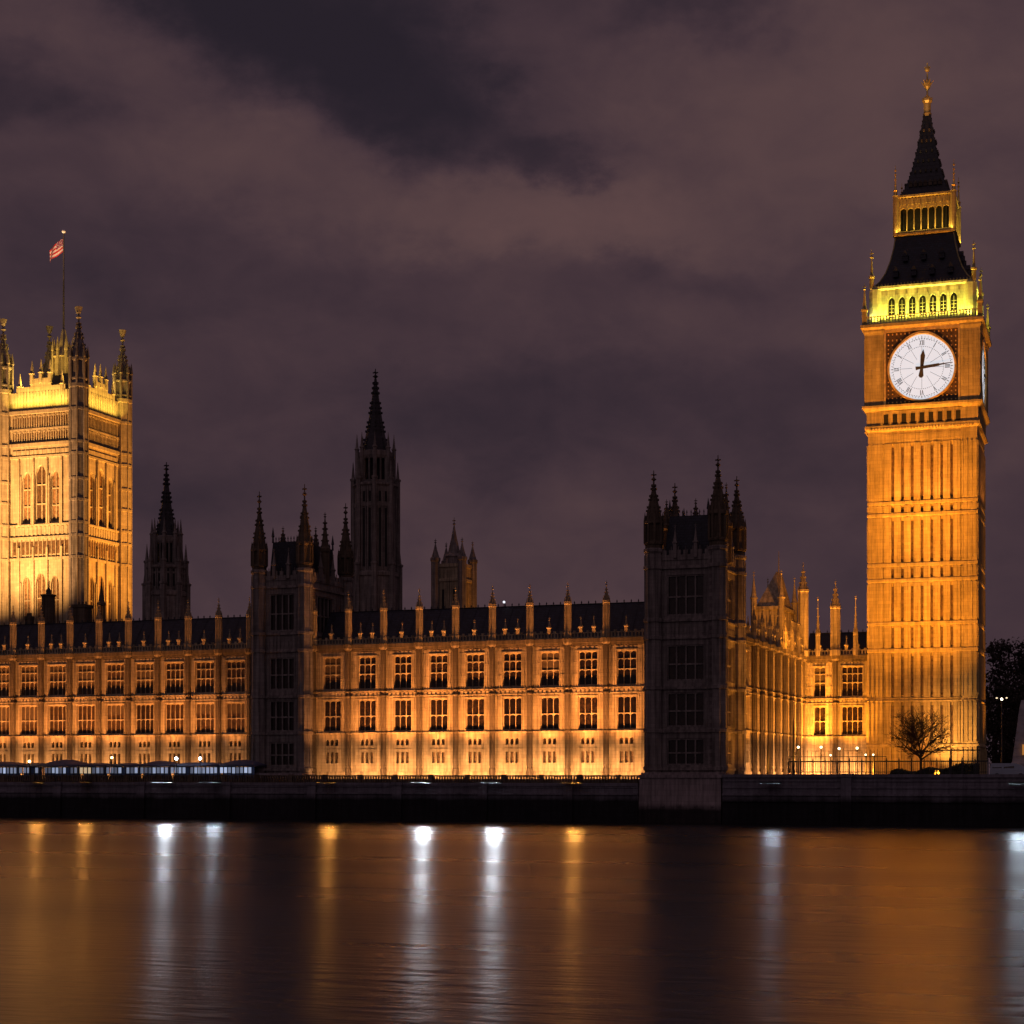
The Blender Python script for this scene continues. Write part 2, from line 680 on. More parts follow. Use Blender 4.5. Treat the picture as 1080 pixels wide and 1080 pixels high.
# ------------------------------------------------------------------ shared architectural pieces
def crockets(mb, cx, cy, r0, z0, r1, z1, n, k, s, rot=None):
    rot = PI / n if rot is None else rot
    for i in range(n):
        a = rot + 2 * PI * i / n
        for j in range(1, k):
            t = j / k
            r = r0 + (r1 - r0) * t + s * .3
            z = z0 + (z1 - z0) * t
            x, y = cx + r * math.cos(a), cy + r * math.sin(a)
            mb.box(x - s / 2, x + s / 2, y - s / 2, y + s / 2, z - s / 2, z + s)


def finial(mb, cx, cy, z, h, r):
    mb.lathe(cx, cy, [(r * .3, z), (r * .3, z + h * .2), (r, z + h * .32), (r * .4, z + h * .44), (r * .22, z + h * .5), (r * .14, z + h)], 6)
    mb.box(cx - r * .95, cx + r * .95, cy - r * .16, cy + r * .16, z + h * .62, z + h * .71)
    mb.box(cx - r * .16, cx + r * .16, cy - r * .95, cy + r * .95, z + h * .62, z + h * .71)


def turret_top(mb, cx, cy, z0, zs, zt, r, fh):
    """octagonal lantern stage from z0 to zs, then a concave crocketed spire to zt with a cross finial of height fh"""
    st = zs - z0
    mb.lathe(cx, cy, [(r, z0), (r, z0 + st * .12), (r * 1.14, z0 + st * .16), (r * 1.14, z0 + st * .22), (r * .9, z0 + st * .26),
                      (r * .9, z0 + st * .86), (r * 1.16, z0 + st * .92), (r * 1.16, zs), (r * .86, zs + st * .04)])
    for i in range(8):
        a = PI / 8 + PI / 4 * i
        x, y = cx + r * 1.03 * math.cos(a), cy + r * 1.03 * math.sin(a)
        w = r * .13
        mb.box(x - w, x + w, y - w, y + w, z0 + st * .2, zs)
        mb.lathe(x, y, [(w * 1.4, zs), (.01, zs + r * 1.1)], 4)
    h = zt - zs
    prof = [(r * .98, zs), (r * .86, zs + h * .16), (r * .58, zs + h * .45), (r * .30, zs + h * .74), (r * .08, zt)]
    mb.lathe(cx, cy, prof)
    for (a, za), (b, zb) in zip(prof[:-1], prof[1:]):
        crockets(mb, cx, cy, a, za, b, zb, 8, 3, r * .17)
    finial(mb, cx, cy, zt - fh * .08, fh, r * .34)


def window_mesh(w, h, lights, transoms, heads=True, t=.085, d=.10):
    """stone frame, mullions, transoms and cusped heads, centred on x, sill at z = 0, glazing plane y = 0"""
    mb = MB()
    x0, x1 = -w / 2, w / 2
    mb.box(x0, x1, -d, .05, 0, t)
    mb.box(x0, x1, -d, .05, h - t, h)
    mb.box(x0, x0 + t, -d, .05, t, h - t)
    mb.box(x1 - t, x1, -d, .05, t, h - t)
    step = w / lights
    for i in range(1, lights):
        x = x0 + step * i
        mb.box(x - t / 2, x + t / 2, -d + .01, .04, t, h - t)
    cuts = [t] + list(transoms) + [h - t]
    for z in transoms:
        for i in range(lights):
            a = x0 + step * i + (t if i == 0 else t / 2)
            b = x0 + step * (i + 1) - (t if i == lights - 1 else t / 2)
            mb.box(a, b, -d + .02, .03, z - t * .55, z + t * .55)
    if heads:
        for z in list(transoms) + [h - t]:
            for i in range(lights):
                a, b = x0 + step * i + t / 2, x0 + step * (i + 1) - t / 2
                mb.spandrels(a, b, z - (t * .5 if z in transoms else 0), step * .30, -d + .05, .08, 4)
    return mb


def pane_mesh(w, h, y=.02):
    mb = MB()
    mb.box(-w / 2, w / 2, y, y + .05, .02, h - .02)
    return mb


# storeys of the river front (metres above the river)
Z_BASE, Z_S1, Z_S2, Z_S2T, Z_COR, Z_CORT, Z_PAR = 5.0, 10.55, 15.15, 15.95, 20.95, 21.75, 22.5
Z_RIDGE, Z_PIN, Z_TIP = 26.3, 26.3, 27.9


def palace_range(name, label, loc, rz, nb, bw, big=(1.95, 3), depth=11.0, ridge=Z_RIDGE, light=1.0, first=True, last=True, pin=(.37, Z_PIN, Z_TIP),
                 col=ORANGE, wins=None, lamp_out=3.6, roof=True, smalls=True, pins=None, mid=None, dim={}, foot=450, gl=None):
    root = thing(name, label, 'building', (loc[0], loc[1], G), rz)
    L = nb * bw
    holes, spots_ = [], []
    for i in range(nb):
        c = (i + .5) * bw
        ww, nl = (wins[i] if wins else big)
        for z0, z1 in ((10.95, 14.85), (16.2, 20.25)):
            holes.append((c - ww / 2, c + ww / 2, z0, z1, 0))
            spots_.append((c, z0, ww, z1 - z0, nl, True))
        if smalls:
            for z0, z1, rise in ((9.15, 9.95, .22), (6.95, 8.3, 0)):
                for k in (-1, 0, 1):
                    holes.append((c + k * .64 - .21, c + k * .64 + .21, z0, z1, rise))
                spots_.append((c, z0, 1.70, z1 - z0, 3, False))
    m = MB()
    m.wall(0, L, Z_BASE, Z_COR, holes, 0, .42)
    for x in (0, L):
        m.add([(x, 0, Z_BASE), (x, depth, Z_BASE), (x, depth, Z_CORT), (x, 0, Z_CORT)], [(0, 1, 2, 3)])
    m.add([(0, depth, Z_BASE), (L, depth, Z_BASE), (L, depth, Z_CORT), (0, depth, Z_CORT)], [(0, 1, 2, 3)])
    m.add([(0, .3, Z_COR + .1), (L, .3, Z_COR + .1), (L, depth, Z_COR + .1), (0, depth, Z_COR + .1)], [(0, 1, 2, 3)])
    # blind tracery: panel ribs beside the windows, shields in the band, a plinth
    for i in range(nb):
        c = (i + .5) * bw
        ww = (wins[i] if wins else big)[0]
        e0, e1 = ww / 2 + .07, bw / 2 - .52
        for s in (-1, 1):
            for z0, z1 in ((10.9, 14.95), (16.15, 20.35)):
                for e in ((e0, e0 + (e1 - e0) * .5, e1) if e1 - e0 > .5 else (e0,)):
                    x = c + s * e
                    m.box(x - .045, x + .045, -.085, .03, z0, z1)
                if e1 - e0 > .4:
                    xa, xb = sorted((c + s * (e0 + .045), c + s * (e1 + .045)))
                    for zz in (z0 + (z1 - z0) * .33, z0 + (z1 - z0) * .66):
                        m.box(xa, xb, -.05, .03, zz - .04, zz + .04)
        for z0, z1 in ((14.85, 15.0), (20.25, 20.4)):
            m.box(c - ww / 2 - .12, c + ww / 2 + .12, -.12, .03, z0, z1)
        for k in range(7):
            x = c + (k - 3) * bw * .118
            m.box(x - .17, x + .17, -.09, .03, 15.38, 15.74)
            m.box(x - .16, x + .16, -.06, .03, 20.52, 20.82)
        m.box(c - 1.2, c + 1.2, -.06, .03, 8.62, 8.72)
    m.box(.01, L - .01, -.16, .02, Z_BASE, 5.9)
    m.build('wall', STONE, root)
    for z0, z1, p in ((Z_S1, Z_S1 + .22, .14), (Z_S2, Z_S2 + .16, .13), (Z_S2T - .12, Z_S2T, .12)):
        m = MB()
        m.box(0, L, -p, .04, z0, z1)
        m.build('string_course', STONE, root)
    m = MB()
    m.box(0, L, -.24, .30, Z_COR, Z_COR + .32)
    m.box(0, L, -.42, .30, Z_COR + .32, Z_CORT)
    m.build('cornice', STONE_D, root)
    # pierced parapet
    m = MB()
    m.box(0, L, -.22, .02, Z_CORT, Z_CORT + .16)
    m.box(0, L, -.22, .02, Z_PAR - .12, Z_PAR)
    n = int(L / .42)
    for k in range(n + 1):
        x = L * k / n
        m.box(max(0, x - .09), min(L, x + .09), -.19, 0, Z_CORT + .16, Z_PAR - .12)
        if k % 2 == 0:
            m.box(max(0, x - .16), min(L, x + .16), -.2, .0, Z_PAR, Z_PAR + .22)
    m.build('parapet', STONE, root)
    fm = MB()
    fm.square(0, -.10, [(.20, Z_PAR), (.20, 23.0), (.27, 23.05), (.27, 23.2), (.16, 23.25), (.03, 24.0)])
    finial(fm, 0, -.1, 23.9, .55, .12)
    fme = fm.mesh('parapet_finial', STONE, G)
    for i in range(nb):
        for f in ((.33, .67) if (i % 2) else (.5,)):
            inst(fme, 'parapet_finial', root, ((i + f) * bw, 0, G))
    # roof with cresting
    if roof:
        m = MB()
        yr0, yr1 = 4.6, depth - 4.2
        m.add([(0, .9, Z_CORT - .2), (L, .9, Z_CORT - .2), (L, yr0, ridge), (0, yr0, ridge), (0, yr1, ridge), (L, yr1, ridge), (L, depth, Z_CORT - .2), (0, depth, Z_CORT - .2)],
              [(0, 1, 2, 3), (3, 2, 5, 4), (4, 5, 6, 7), (1, 6, 5, 2), (0, 3, 4, 7)])
        k = int(L / .9)
        for j in range(k):
            x = L * (j + .5) / k
            m.box(x - .05, x + .05, .85 + .35, 1.3, Z_CORT, Z_CORT + .05)
            m.lathe(x, yr0, [(.09, ridge - .02), (.06, ridge + .18), (.12, ridge + .22), (.01, ridge + .45)], 4)
        m.box(0, L, yr0 - .08, yr0 + .08, ridge - .01, ridge + .08)
        for j in range(int(L / 1.61)):
            x = (j + .5) * 1.61
            dz = ridge - Z_CORT
            m.add([(x - .05, .9 - .06, Z_CORT - .1), (x + .05, .9 - .06, Z_CORT - .1), (x + .05, yr0 - .05, ridge + .03), (x - .05, yr0 - .05, ridge + .03)], [(0, 1, 2, 3)])
        m.build('roof', SLATE, root)
    # buttresses with pinnacles
    bm_ = MB()
    bm_.lathe(0, -.38, [(.38, Z_BASE), (.38, 6.2), (.31, 6.35), (.30, Z_S1), (.38, Z_S1 + .05), (.38, Z_S1 + .24), (.30, Z_S1 + .34), (.30, Z_S2), (.40, Z_S2 + .04),
                        (.40, Z_S2 + .2), (.30, Z_S2 + .3), (.30, Z_S2T - .16), (.40, Z_S2T - .12), (.40, Z_S2T), (.29, Z_S2T + .1), (.29, Z_COR),
                        (.56, Z_COR + .3), (.62, Z_CORT), (.42, Z_CORT + .05)])
    for i in range(8):
        a = PI / 8 + PI / 4 * i
        for z0, z1 in ((6.6, Z_S1), (Z_S1 + .35, Z_S2), (Z_S2T + .1, Z_COR)):
            x, y = .29 * math.cos(a), -.38 + .29 * math.sin(a)
            bm_.box(x - .05, x + .05, y - .05, y + .05, z0, z1)
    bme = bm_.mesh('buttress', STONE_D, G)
    def pinn(r, zp, zt):
        pm = MB()
        pm.lathe(0, -.30, [(r * 1.25, Z_CORT), (r * 1.25, Z_PAR), (r, Z_PAR + .15), (r * .97, zp - .5), (r * 1.25, zp - .4), (r * 1.25, zp - .1), (r * .9, zp), (r * .40, zp + (zt - zp) * .55), (.03, zt)])
        for i in range(8):
            a = PI / 8 + PI / 4 * i
            x, y = r * 1.05 * math.cos(a), -.30 + r * 1.05 * math.sin(a)
            pm.box(x - .04, x + .04, y - .04, y + .04, Z_PAR, zp - .4)
            pm.lathe(x, y, [(.09, zp - .2), (.01, zp + .4)], 4)
        crockets(pm, 0, -.30, r * .9, zp, .05, zt, 8, 4, r * .22)
        finial(pm, 0, -.30, zt - .1, .75, .15)
        return pm.mesh('pinnacle', STONE, G)
    pme = pinn(*pin)
    for i in range(nb + 1):
        if (i == 0 and not first) or (i == nb and not last):
            continue
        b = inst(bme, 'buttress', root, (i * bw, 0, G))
        inst(pinn(*pins[i]) if pins and i in pins else pme, 'pinnacle', b, (0, 0, 0))
    if mid:
        mm = pinn(.26, *mid)
        for i in range(nb):
            inst(mm, 'slender_pinnacle', root, ((i + .46 + .16 * i) * bw, 0, G))
    # windows
    cache = {}
    for c, z0, ww, hh, nl, large in spots_:
        key = (round(ww, 2), round(hh, 2), nl)
        if key not in cache:
            if large:
                w_ = window_mesh(ww, hh, nl, [hh * .48] if hh < 4 else [hh * .46, hh * .76])
            else:
                w_ = MB()
                for k in (-1, 0, 1):
                    for s in (-.2, .17):
                        w_.box(k * .64 + s, k * .64 + s + .03, -.05, .03, 0.005, hh - .005)
                    w_.box(k * .64 - .17, k * .64 + .17, -.04, .02, hh * .5 - .015, hh * .5 + .015)
            p_ = pane_mesh(ww, hh)
            cache[key] = (w_.mesh('window', STONE if large else IRON), p_.mesh('pane', (gl or GLASS) if large else GLASS_S))
        a, b = cache[key]
        w = inst(a, 'window', root, (c, .34, z0))
        pn_ = inst(b, 'pane', w, (0, 0, 0))
        if large and random.random() < .22:
            blind = MB()
            hb_ = hh * random.choice((.35, .5, .62))
            blind.box(-ww / 2 + .1, ww / 2 - .1, .004, .018, hh - hb_, hh - .1)
            bl = blind.build('blind', BLIND, w)
    # the floodlights on the terrace in front of each bay
    if light:
        for i in range(nb):
            k = random.uniform(.80, 1.20)
            c = (i + .5) * bw + random.uniform(-.2, .2)
            p = world(root, (c, -lamp_out, 5.3))
            k *= dim.get(i, 1.0)
            spot(p, world(root, (c, 0, 5.3 + lamp_out * 4.6)), 26500 * light * k, 33, col, 1.0, .25)
            strip(world(root, (c, -2.5, 5.2)), world(root, (c, 0, 7.4)), foot * light * k * random.uniform(.8, 1.15), bw * .80, .3, (1, .445, .145), 160, world(root, (1, 0, 0)) - world(root, (0, 0, 0)))
    return root


def pavilion(name, label, loc, w, d, r, zs, ztop, spires, side_light=0.0, front_w=3, plinth=None, roof_top=4.0):
    """a square embattled tower: corner turrets, string courses, tall windows, steep iron roof"""
    root = thing(name, label, 'tower', (loc[0], loc[1], G))
    faces = [(0, 0, 0, w), (w, 0, PI / 2, d)]
    storeys = [(6.6, 9.6), (10.95, 14.85), (16.2, 20.25), (23.6, ztop - 2.3)]
    m = MB()
    wm = {}
    wins = []
    for ox, oy, a, L in faces:
        M = Matrix.Translation((ox, oy, 0)) @ Matrix.Rotation(a, 4, 'Z')
        m.M = M
        holes = []
        ww = min(4.4, L - 2 * r - .9)
        groups = [(L / 2, ww)]
        for c, q in groups:
            for z0, z1 in storeys:
                holes.append((c - q / 2, c + q / 2, z0, z1, 0))
                wins.append((M, a, c, q, z0, z1 - z0))
        m.wall(0, L, Z_BASE, ztop - .6, holes, 0, .42)
        for z0, z1 in storeys[1:]:
            x0 = r + .25
            while x0 < L - r - .1:
                if not any(h[0] - .1 < x0 < h[1] + .1 for h in holes):
                    m.box(x0 - .05, x0 + .05, -.09, .02, z0, z1)
                x0 += .42
        for k in range(int(L / .5)):
            x = (k + .5) * L / int(L / .5)
            m.box(x - .14, x + .14, -.07, .02, 21.6, 22.3)
            m.box(x - .14, x + .14, -.07, .02, 15.35, 15.75)
    m.M = None
    m.add([(0, 0, Z_BASE), (0, d, Z_BASE), (0, d, ztop), (0, 0, ztop)], [(0, 1, 2, 3)])
    m.add([(0, d, Z_BASE), (w, d, Z_BASE), (w, d, ztop), (0, d, ztop)], [(0, 1, 2, 3)])
    m.add([(0, 0, ztop - .7), (w, 0, ztop - .7), (w, d, ztop - .7), (0, d, ztop - .7)], [(0, 1, 2, 3)])
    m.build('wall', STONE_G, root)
    for z0 in zs:
        m = MB()
        for za, zb, p in ((z0, z0 + .2, .22), (z0 + .2, z0 + .36, .12)):
            m.box(-p, w + p, -p, 0, za, zb)
            m.box(w, w + p, 0, d + p, za, zb)
            m.box(-p, 0, 0, d + p, za, zb)
            m.box(0, w, d, d + p, za, zb)
        m.build('string_course', STONE_G, root)
    m = MB()
    for ox, oy, a, L in faces + [(w, d, PI, w), (0, d, -PI / 2, d)]:
        m.M = Matrix.Translation((ox, oy, 0)) @ Matrix.Rotation(a, 4, 'Z')
        m.box(0, L, -.1, .2, ztop - .6, ztop)
        n = max(4, int(L / .8))
        for k in range(n):
            x = (k + .5) * L / n
            m.box(x - .26, x + .26, -.1, .18, ztop, ztop + .55)
            m.box(x - .04, x + .04, -.04, .04, ztop + .55, ztop + .95)
    m.M = None
    m.build('battlement', STONE_G, root)
    # corner turrets
    for (cx, cy), (zsp, ztip) in zip(((0, 0), (w, 0), (w, d), (0, d)), spires):
        m = MB()
        prof = [(r, Z_BASE)]
        for z in sorted(zs):
            prof += [(r, z - .02), (r * 1.16, z), (r * 1.16, z + .36), (r, z + .42)]
        prof += [(r, ztop + .2), (r * 1.14, ztop + .4), (r * 1.14, ztop + .7), (r * .96, ztop + .8)]
        m.lathe(cx, cy, prof)
        for i in range(8):
            a = PI / 8 + PI / 4 * i
            x, y = cx + r * math.cos(a), cy + r * math.sin(a)
            for za, zb in zip(sorted(zs), sorted(zs)[1:] + [ztop]):
                m.box(x - .06, x + .06, y - .06, y + .06, za + .36, zb)
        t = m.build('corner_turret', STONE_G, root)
        m = MB()
        fh = (ztip - zsp) * .26
        turret_top(m, cx, cy, ztop + .75, zsp, ztip - fh * .9, r * .96, fh)
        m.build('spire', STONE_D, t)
    # small dark turrets standing between the corners
    for x, y, zt in ((w - .2, d * .52, ztop + 8.6), (w * .36, d - .6, ztop + 7.6), (.25, d * .5, ztop + 7.0)):
        m = MB()
        q = r * .62
        m.lathe(x, y, [(q, ztop - .6), (q, ztop + 3.4), (q * 1.2, ztop + 3.6), (q * 1.2, ztop + 4.0), (q * .85, ztop + 4.2), (q * .5, ztop + 5.6), (.06, zt - .6)])
        crockets(m, x, y, q * .85, ztop + 4.2, .1, zt - .6, 8, 5, .12)
        finial(m, x, y, zt - .8, .9, .2)
        m.build('roof_turret', STONE_D, root)
    # intermediate pinnacles
    m = MB()
    m.square(0, 0, [(.2, ztop - .4), (.2, ztop + 1.2), (.28, ztop + 1.3), (.28, ztop + 1.45), (.18, ztop + 1.5), (.02, ztop + 3.0)])
    finial(m, 0, 0, ztop + 2.9, .6, .14)
    me = m.mesh('pinnacle', STONE_G, G)
    for x, y in ((w * .34, -.12), (w * .66, -.12), (w + .12, d * .36), (w + .12, d * .66)):
        inst(me, 'pinnacle', root, (x, y, G))
    # roof
    m = MB()
    i0, i1 = .9, min(w, d) * .20
    zr = ztop + roof_top
    m.add([(i0, i0, ztop - .6), (w - i0, i0, ztop - .6), (w - i0, d - i0, ztop - .6), (i0, d - i0, ztop - .6),
           (i1, i1, zr), (w - i1, i1, zr), (w - i1, d - i1, zr), (i1, d - i1, zr)],
          [(0, 1, 5, 4), (1, 2, 6, 5), (2, 3, 7, 6), (3, 0, 4, 7), (4, 5, 6, 7)])
    n = 9
    for k in range(n + 1):
        for yy in (i1, d - i1):
            x = i1 + (w - 2 * i1) * k / n
            m.lathe(x, yy, [(.06, zr - .02), (.05, zr + .3), (.1, zr + .36), (.01, zr + .7)], 4)
            x2 = w - i1
            y2 = i1 + (d - 2 * i1) * k / n
        m.lathe(x2, y2, [(.06, zr - .02), (.05, zr + .3), (.1, zr + .36), (.01, zr + .7)], 4)
    for x, y in ((i1, i1), (w - i1, i1), (w - i1, d - i1), (i1, d - i1)):
        m.lathe(x, y, [(.14, zr - .1), (.1, zr + .6), (.2, zr + .7), (.02, zr + 1.9)], 6)
    for k in range(1, 5):
        t = k / 5
        for xx in (w * t,):
            m.add([(i0 + (w - 2 * i0) * t - .05, i0 - .06, ztop - .5), (i0 + (w - 2 * i0) * t + .05, i0 - .06, ztop - .5),
                   (i1 + (w - 2 * i1) * t + .05, i1 - .04, zr + .02), (i1 + (w - 2 * i1) * t - .05, i1 - .04, zr + .02)], [(0, 1, 2, 3)])
    m.build('roof', SLATE, root)
    for M, a, c, q, z0, hh in wins:
        key = (round(q, 2), round(hh, 2))
        if key not in wm:
            wm[key] = (window_mesh(q, hh, 4, [hh * .46], heads=False, t=.16, d=.24).mesh('window', STONE_G), pane_mesh(q, hh).mesh('pane', GLASS))
        p = M @ Vector((c, .34, z0))
        wdw = inst(wm[key][0], 'window', root, p, a)
        inst(wm[key][1], 'pane', wdw, (0, 0, 0))
    if plinth:
        m = MB()
        x0, x1, zt, bat = plinth
        m.add([(x0 - bat, -2.9 - bat, -2), (x1 + bat, -2.9 - bat, -2), (x1 + bat, 2, -2), (x0 - bat, 2, -2),
               (x0, -2.6, zt - .5), (x1, -2.6, zt - .5), (x1, 2, zt - .5), (x0, 2, zt - .5)],
              [(0, 1, 5, 4), (1, 2, 6, 5), (2, 3, 7, 6), (3, 0, 4, 7), (4, 5, 6, 7)])
        m.box(x0 - .15, x1 + .15, -2.75, 2, zt - .5, zt - .15)
        m.box(x0 + .1, x1 - .1, -2.3, 1.9, zt - .15, zt + .1)
        for k in range(5):
            x = x0 + (x1 - x0) * (k + .5) / 5
            m.box(x - .12, x + .12, -2.95, -2.5, 1.9, 2.15)
        m.build('plinth', PLINTH, root)
    return root


# ------------------------------------------------------------------ river front: long wing, middle range, pavilions
YF = 205.0
xL1 = px_x(264.5, 207.0)
BWL = 4.51
palace_range('palace_wing', 'long floodlit palace wing behind the row of navy terrace marquees', (xL1 - 10 * BWL, 207.0), 0, 10, BWL, (2.8, 4), light=.64, first=False, last=True, foot=390, gl=GLASS_B, dim={9: .55})
xC0, xC1 = px_x(332, YF), px_x(681.5, YF)
palace_range('palace_range', 'bright nine-bay palace range between the two dark towers', (xC0, YF), 0, 9, (xC1 - xC0) / 9, (2.4, 3), last=False, dim={0: .26, 1: .55})
tl0, tl1 = px_x(267.6, 203.2), px_x(323.5, 203.2)
pavilion('pavilion_tower', 'narrow dark Gothic tower beside the end of the marquees', (tl0 + .8, 203.2), tl1 - tl0 - 1.1, 12.0, .95,
         [6.0, 10.55, 15.15, 20.9, 23.1, 29.0], 30.6, [(34.0, 41.3), (34.6, 41.9), (34.2, 41.2), (33.6, 40.4)], plinth=(-1.1, tl1 - tl0 - .2, 5.6, .1), roof_top=4.4)
tr0, tr1 = px_x(681, 198.8), px_x(766, 198.8)
pavilion('pavilion_tower', 'broad dark Gothic tower rising straight from the river wall on a pale plinth', (tr0 + .95, 198.8), tr1 - tr0 - 1.9, 9.4, 1.02,
         [6.0, 10.3, 15.2, 20.9, 22.9, 28.9], 30.5, [(34.4, 40.2), (35.2, 41.5), (34.6, 40.6), (34.4, 40.2)], plinth=(-.95, tr1 - tr0 - .95, 5.65, .12), roof_top=4.6)
XR = tr1 - .3
spot((tr1 + 6.5, 203.5, 5.6), (tr1, 203.5, 13), 5200, 55, AMBER)
spot((tr1 + 7.5, 205.5, 5.6), (tr1, 204, 25), 16000, 26, AMBER)
# return wing (faces right, runs back from the broad tower) and the wing beside the clock tower
palace_range('palace_wing', 'floodlit palace side wing running back from the broad dark tower', (XR, 208.6), PI / 2, 8, 4.62, (1.9, 3), light=1.0, first=False, last=False, col=(1, .36, .04),
             pin=(.26, 24.2, 25.6), depth=9, roof=False, dim={0: .6, 1: .7, 2: .8, 6: 1.5, 7: 1.8})
YN = 246.0
xN0, xN1 = px_x(847.5, YN), px_x(916, YN)
palace_range('palace_wing', 'short amber palace wing with two windows joining the clock tower', (xN0, YN), 0, 2, (xN1 - xN0) / 2, light=1.0, wins=[(1.6, 2), (2.9, 4)], col=AMBER,
             pin=(.62, 29.4, 32.2), last=False, ridge=25.2, smalls=False, lamp_out=4.0, pins={0: (.66, 31.0, 34.0), 1: (.62, 28.6, 31.4)}, mid=(25.0, 29.3))


# ------------------------------------------------------------------ clock tower
def clock_tower():
    Y0 = 245.0
    cx = px_x(971, Y0)
    hw = 7.1
    root = thing('clock_tower', 'tall floodlit Gothic clock tower with white dial and dark spire', 'clock tower', (cx, Y0 + hw, G), R(1.5))
    fr = [(0, 'f'), (PI / 2, 'r'), (PI, 'b'), (-PI / 2, 'l')]

    def face(a, h):
        return Matrix.Rotation(a, 4, 'Z') @ Matrix.Translation((0, -h, 0))
    stages = [(9.4, 15.4), (16.0, 22.0), (26.0, 31.4), (34.0, 40.2), (42.3, 50.2)]
    tall = [(5.4, 9.2), (9.7, 15.3), (15.9, 21.9), (22.5, 25.5), (26.1, 31.3), (31.9, 33.4), (34.0, 40.1), (40.7, 41.7), (42.3, 50.0)]
    m = MB()
    pane = MB()
    inner = 5.15
    n = 8
    for a, _ in fr:
        m.M = pane.M = face(a, hw - .35)
        m.wall(-hw + .4, hw - .4, G, 54.5, [], 0, .3)
        step = 2 * inner / n
        for k in range(n):
            x = -inner + (k + .5) * step
            # pilaster panel between the slots
            for z0, z1 in tall:
                m.box(x - step * .35, x + step * .35, -.42, .05, z0, z1)
                m.box(x - .07, x + .07, -.54, -.42, z0 + .1, z1 - .1)
                m.box(x - step * .35, x - step * .35 + .07, -.48, -.42, z0 + .1, z1 - .1)
                m.box(x + step * .35 - .07, x + step * .35, -.48, -.42, z0 + .1, z1 - .1)
            if k:
                xs = x - step / 2
                for z0, z1 in tall[1:]:
                    if z1 - z0 > 3.5:
                        pane.box(xs - step * .13, xs + step * .13, -.03, .0, z0 + .3, z1 - .5)
                        m.spandrels(xs - step * .15, xs + step * .15, z1, step * .3, -.40, .41, 4)
                    else:
                        pane.box(xs - step * .12, xs + step * .12, -.03, .0, z0 + .15, z1 - .25)
        pane.build('slit_window', GLASS_S, root)
        pane.v, pane.f = [], []
        # wall band over the panels
        m.box(-inner - .3, inner + .3, -.36, .05, 50.0, 51.6)
        for k in range(22):
            x = -inner + (k + .5) * 2 * inner / 22
            m.box(x - .13, x + .13, -.46, -.36, 50.3, 51.2)
    m.M = pane.M = None
    m.build('shaft', TOWER, root)
    # corner buttresses
    for sx, sy in ((-1, -1), (1, -1), (1, 1), (-1, 1)):
        m = MB()
        c = hw - .95
        m.square(sx * c, sy * c, [(1.2, G), (1.2, 9.2), (1.08, 9.5), (1.08, 15.4), (1.0, 15.7), (1.0, 54.4)])
        for z0, z1 in tall:
            for k in range(4):
                t = (k - 1.5) * .58
                for ax in (0, 1):
                    for s in (-1, 1):
                        e = 1.09 if z1 > 15.5 else (1.17 if z1 > 9.5 else 1.29)
                        if ax == 0:
                            m.box(sx * c + t - .08, sx * c + t + .08, sy * c + s * e - .10, sy * c + s * e + .06, z0 + .15, z1 - .15)
                        else:
                            m.box(sx * c + s * e - .05, sx * c + s * e + .05, sy * c + t - .06, sy * c + t + .06, z0 + .15, z1 - .15)
        m.build('corner_buttress', TOWER, root)
    for z0, z1, h in ((9.2, 9.7, 7.38), (15.3, 15.6, 7.28), (15.6, 15.9, 7.2), (21.9, 22.5, 7.28), (25.5, 26.1, 7.24), (31.3, 31.9, 7.26), (33.4, 34.0, 7.24), (40.1, 40.7, 7.26), (41.7, 42.3, 7.24)):
        m = MB()
        m.square(0, 0, [(h - .12, z0), (h, z0 + .12), (h, z1 - .12), (h - .12, z1)])
        m.build('string_course', TOWER, root)
    # corbelled arcade under the dials
    m = MB()
    m.square(0, 0, [(hw, 51.6), (hw + .1, 51.7), (hw + .42, 52.0), (hw + .42, 52.4), (hw + .2, 52.5), (hw + .2, 54.3), (hw + .5, 54.5), (hw + .75, 54.8), (hw + .75, 55.1), (hw + .4, 55.2)])
    pn = MB()
    for a, _ in fr:
        m.M = pn.M = face(a, hw + .2)
        for k in range(9):
            x = (k - 4) * 1.18
            pn.box(x - .30, x + .30, -.03, .0, 52.6, 53.9)
            m.box(x - .59 - .12, x - .59 + .12, -.22, .02, 52.5, 54.3)
            m.spandrels(x - .47, x + .47, 54.3, .5, -.2, .2, 4)
        pn.build('niche', LOUVRE, root)
        pn.v, pn.f = [], []
        for k in range(34):
            x = (k - 16.5) * .4
            m.box(x - .09, x + .09, -.34, .0, 51.75, 51.98)
    m.M = pn.M = None
    m.build('corbel_arcade', TOWER, root)
    # clock stage
    hc = 7.55
    m = MB()
    m.square(0, 0, [(hc - .35, 55.15), (hc - .35, 64.9)])
    for sx, sy in ((-1, -1), (1, -1), (1, 1), (-1, 1)):
        c = hc - 1.25
        m.square(sx * c, sy * c, [(1.25, 55.15), (1.3, 55.6), (1.25, 55.7), (1.25, 64.3), (1.42, 64.6), (1.42, 64.9)])
        for z0, z1 in ((56.0, 59.8), (60.2, 64.0)):
            for k in range(4):
                t = (k - 1.5) * .62
                for s in (-1, 1):
                    m.box(sx * c + t - .06, sx * c + t + .06, sy * c + s * 1.28 - .05, sy * c + s * 1.28 + .05, z0, z1)
                    m.box(sx * c + s * 1.28 - .05, sx * c + s * 1.28 + .05, sy * c + t - .06, sy * c + t + .06, z0, z1)
    m.square(0, 0, [(hc + .1, 64.75), (hc + .5, 65.0), (hc + .5, 65.35), (hc + .2, 65.5)])
    m.build('clock_stage', TOWER, root)
    cz, rad = 59.85, 4.22
    HA, MA = 365.0, 84.0   # the hands, degrees clockwise from twelve
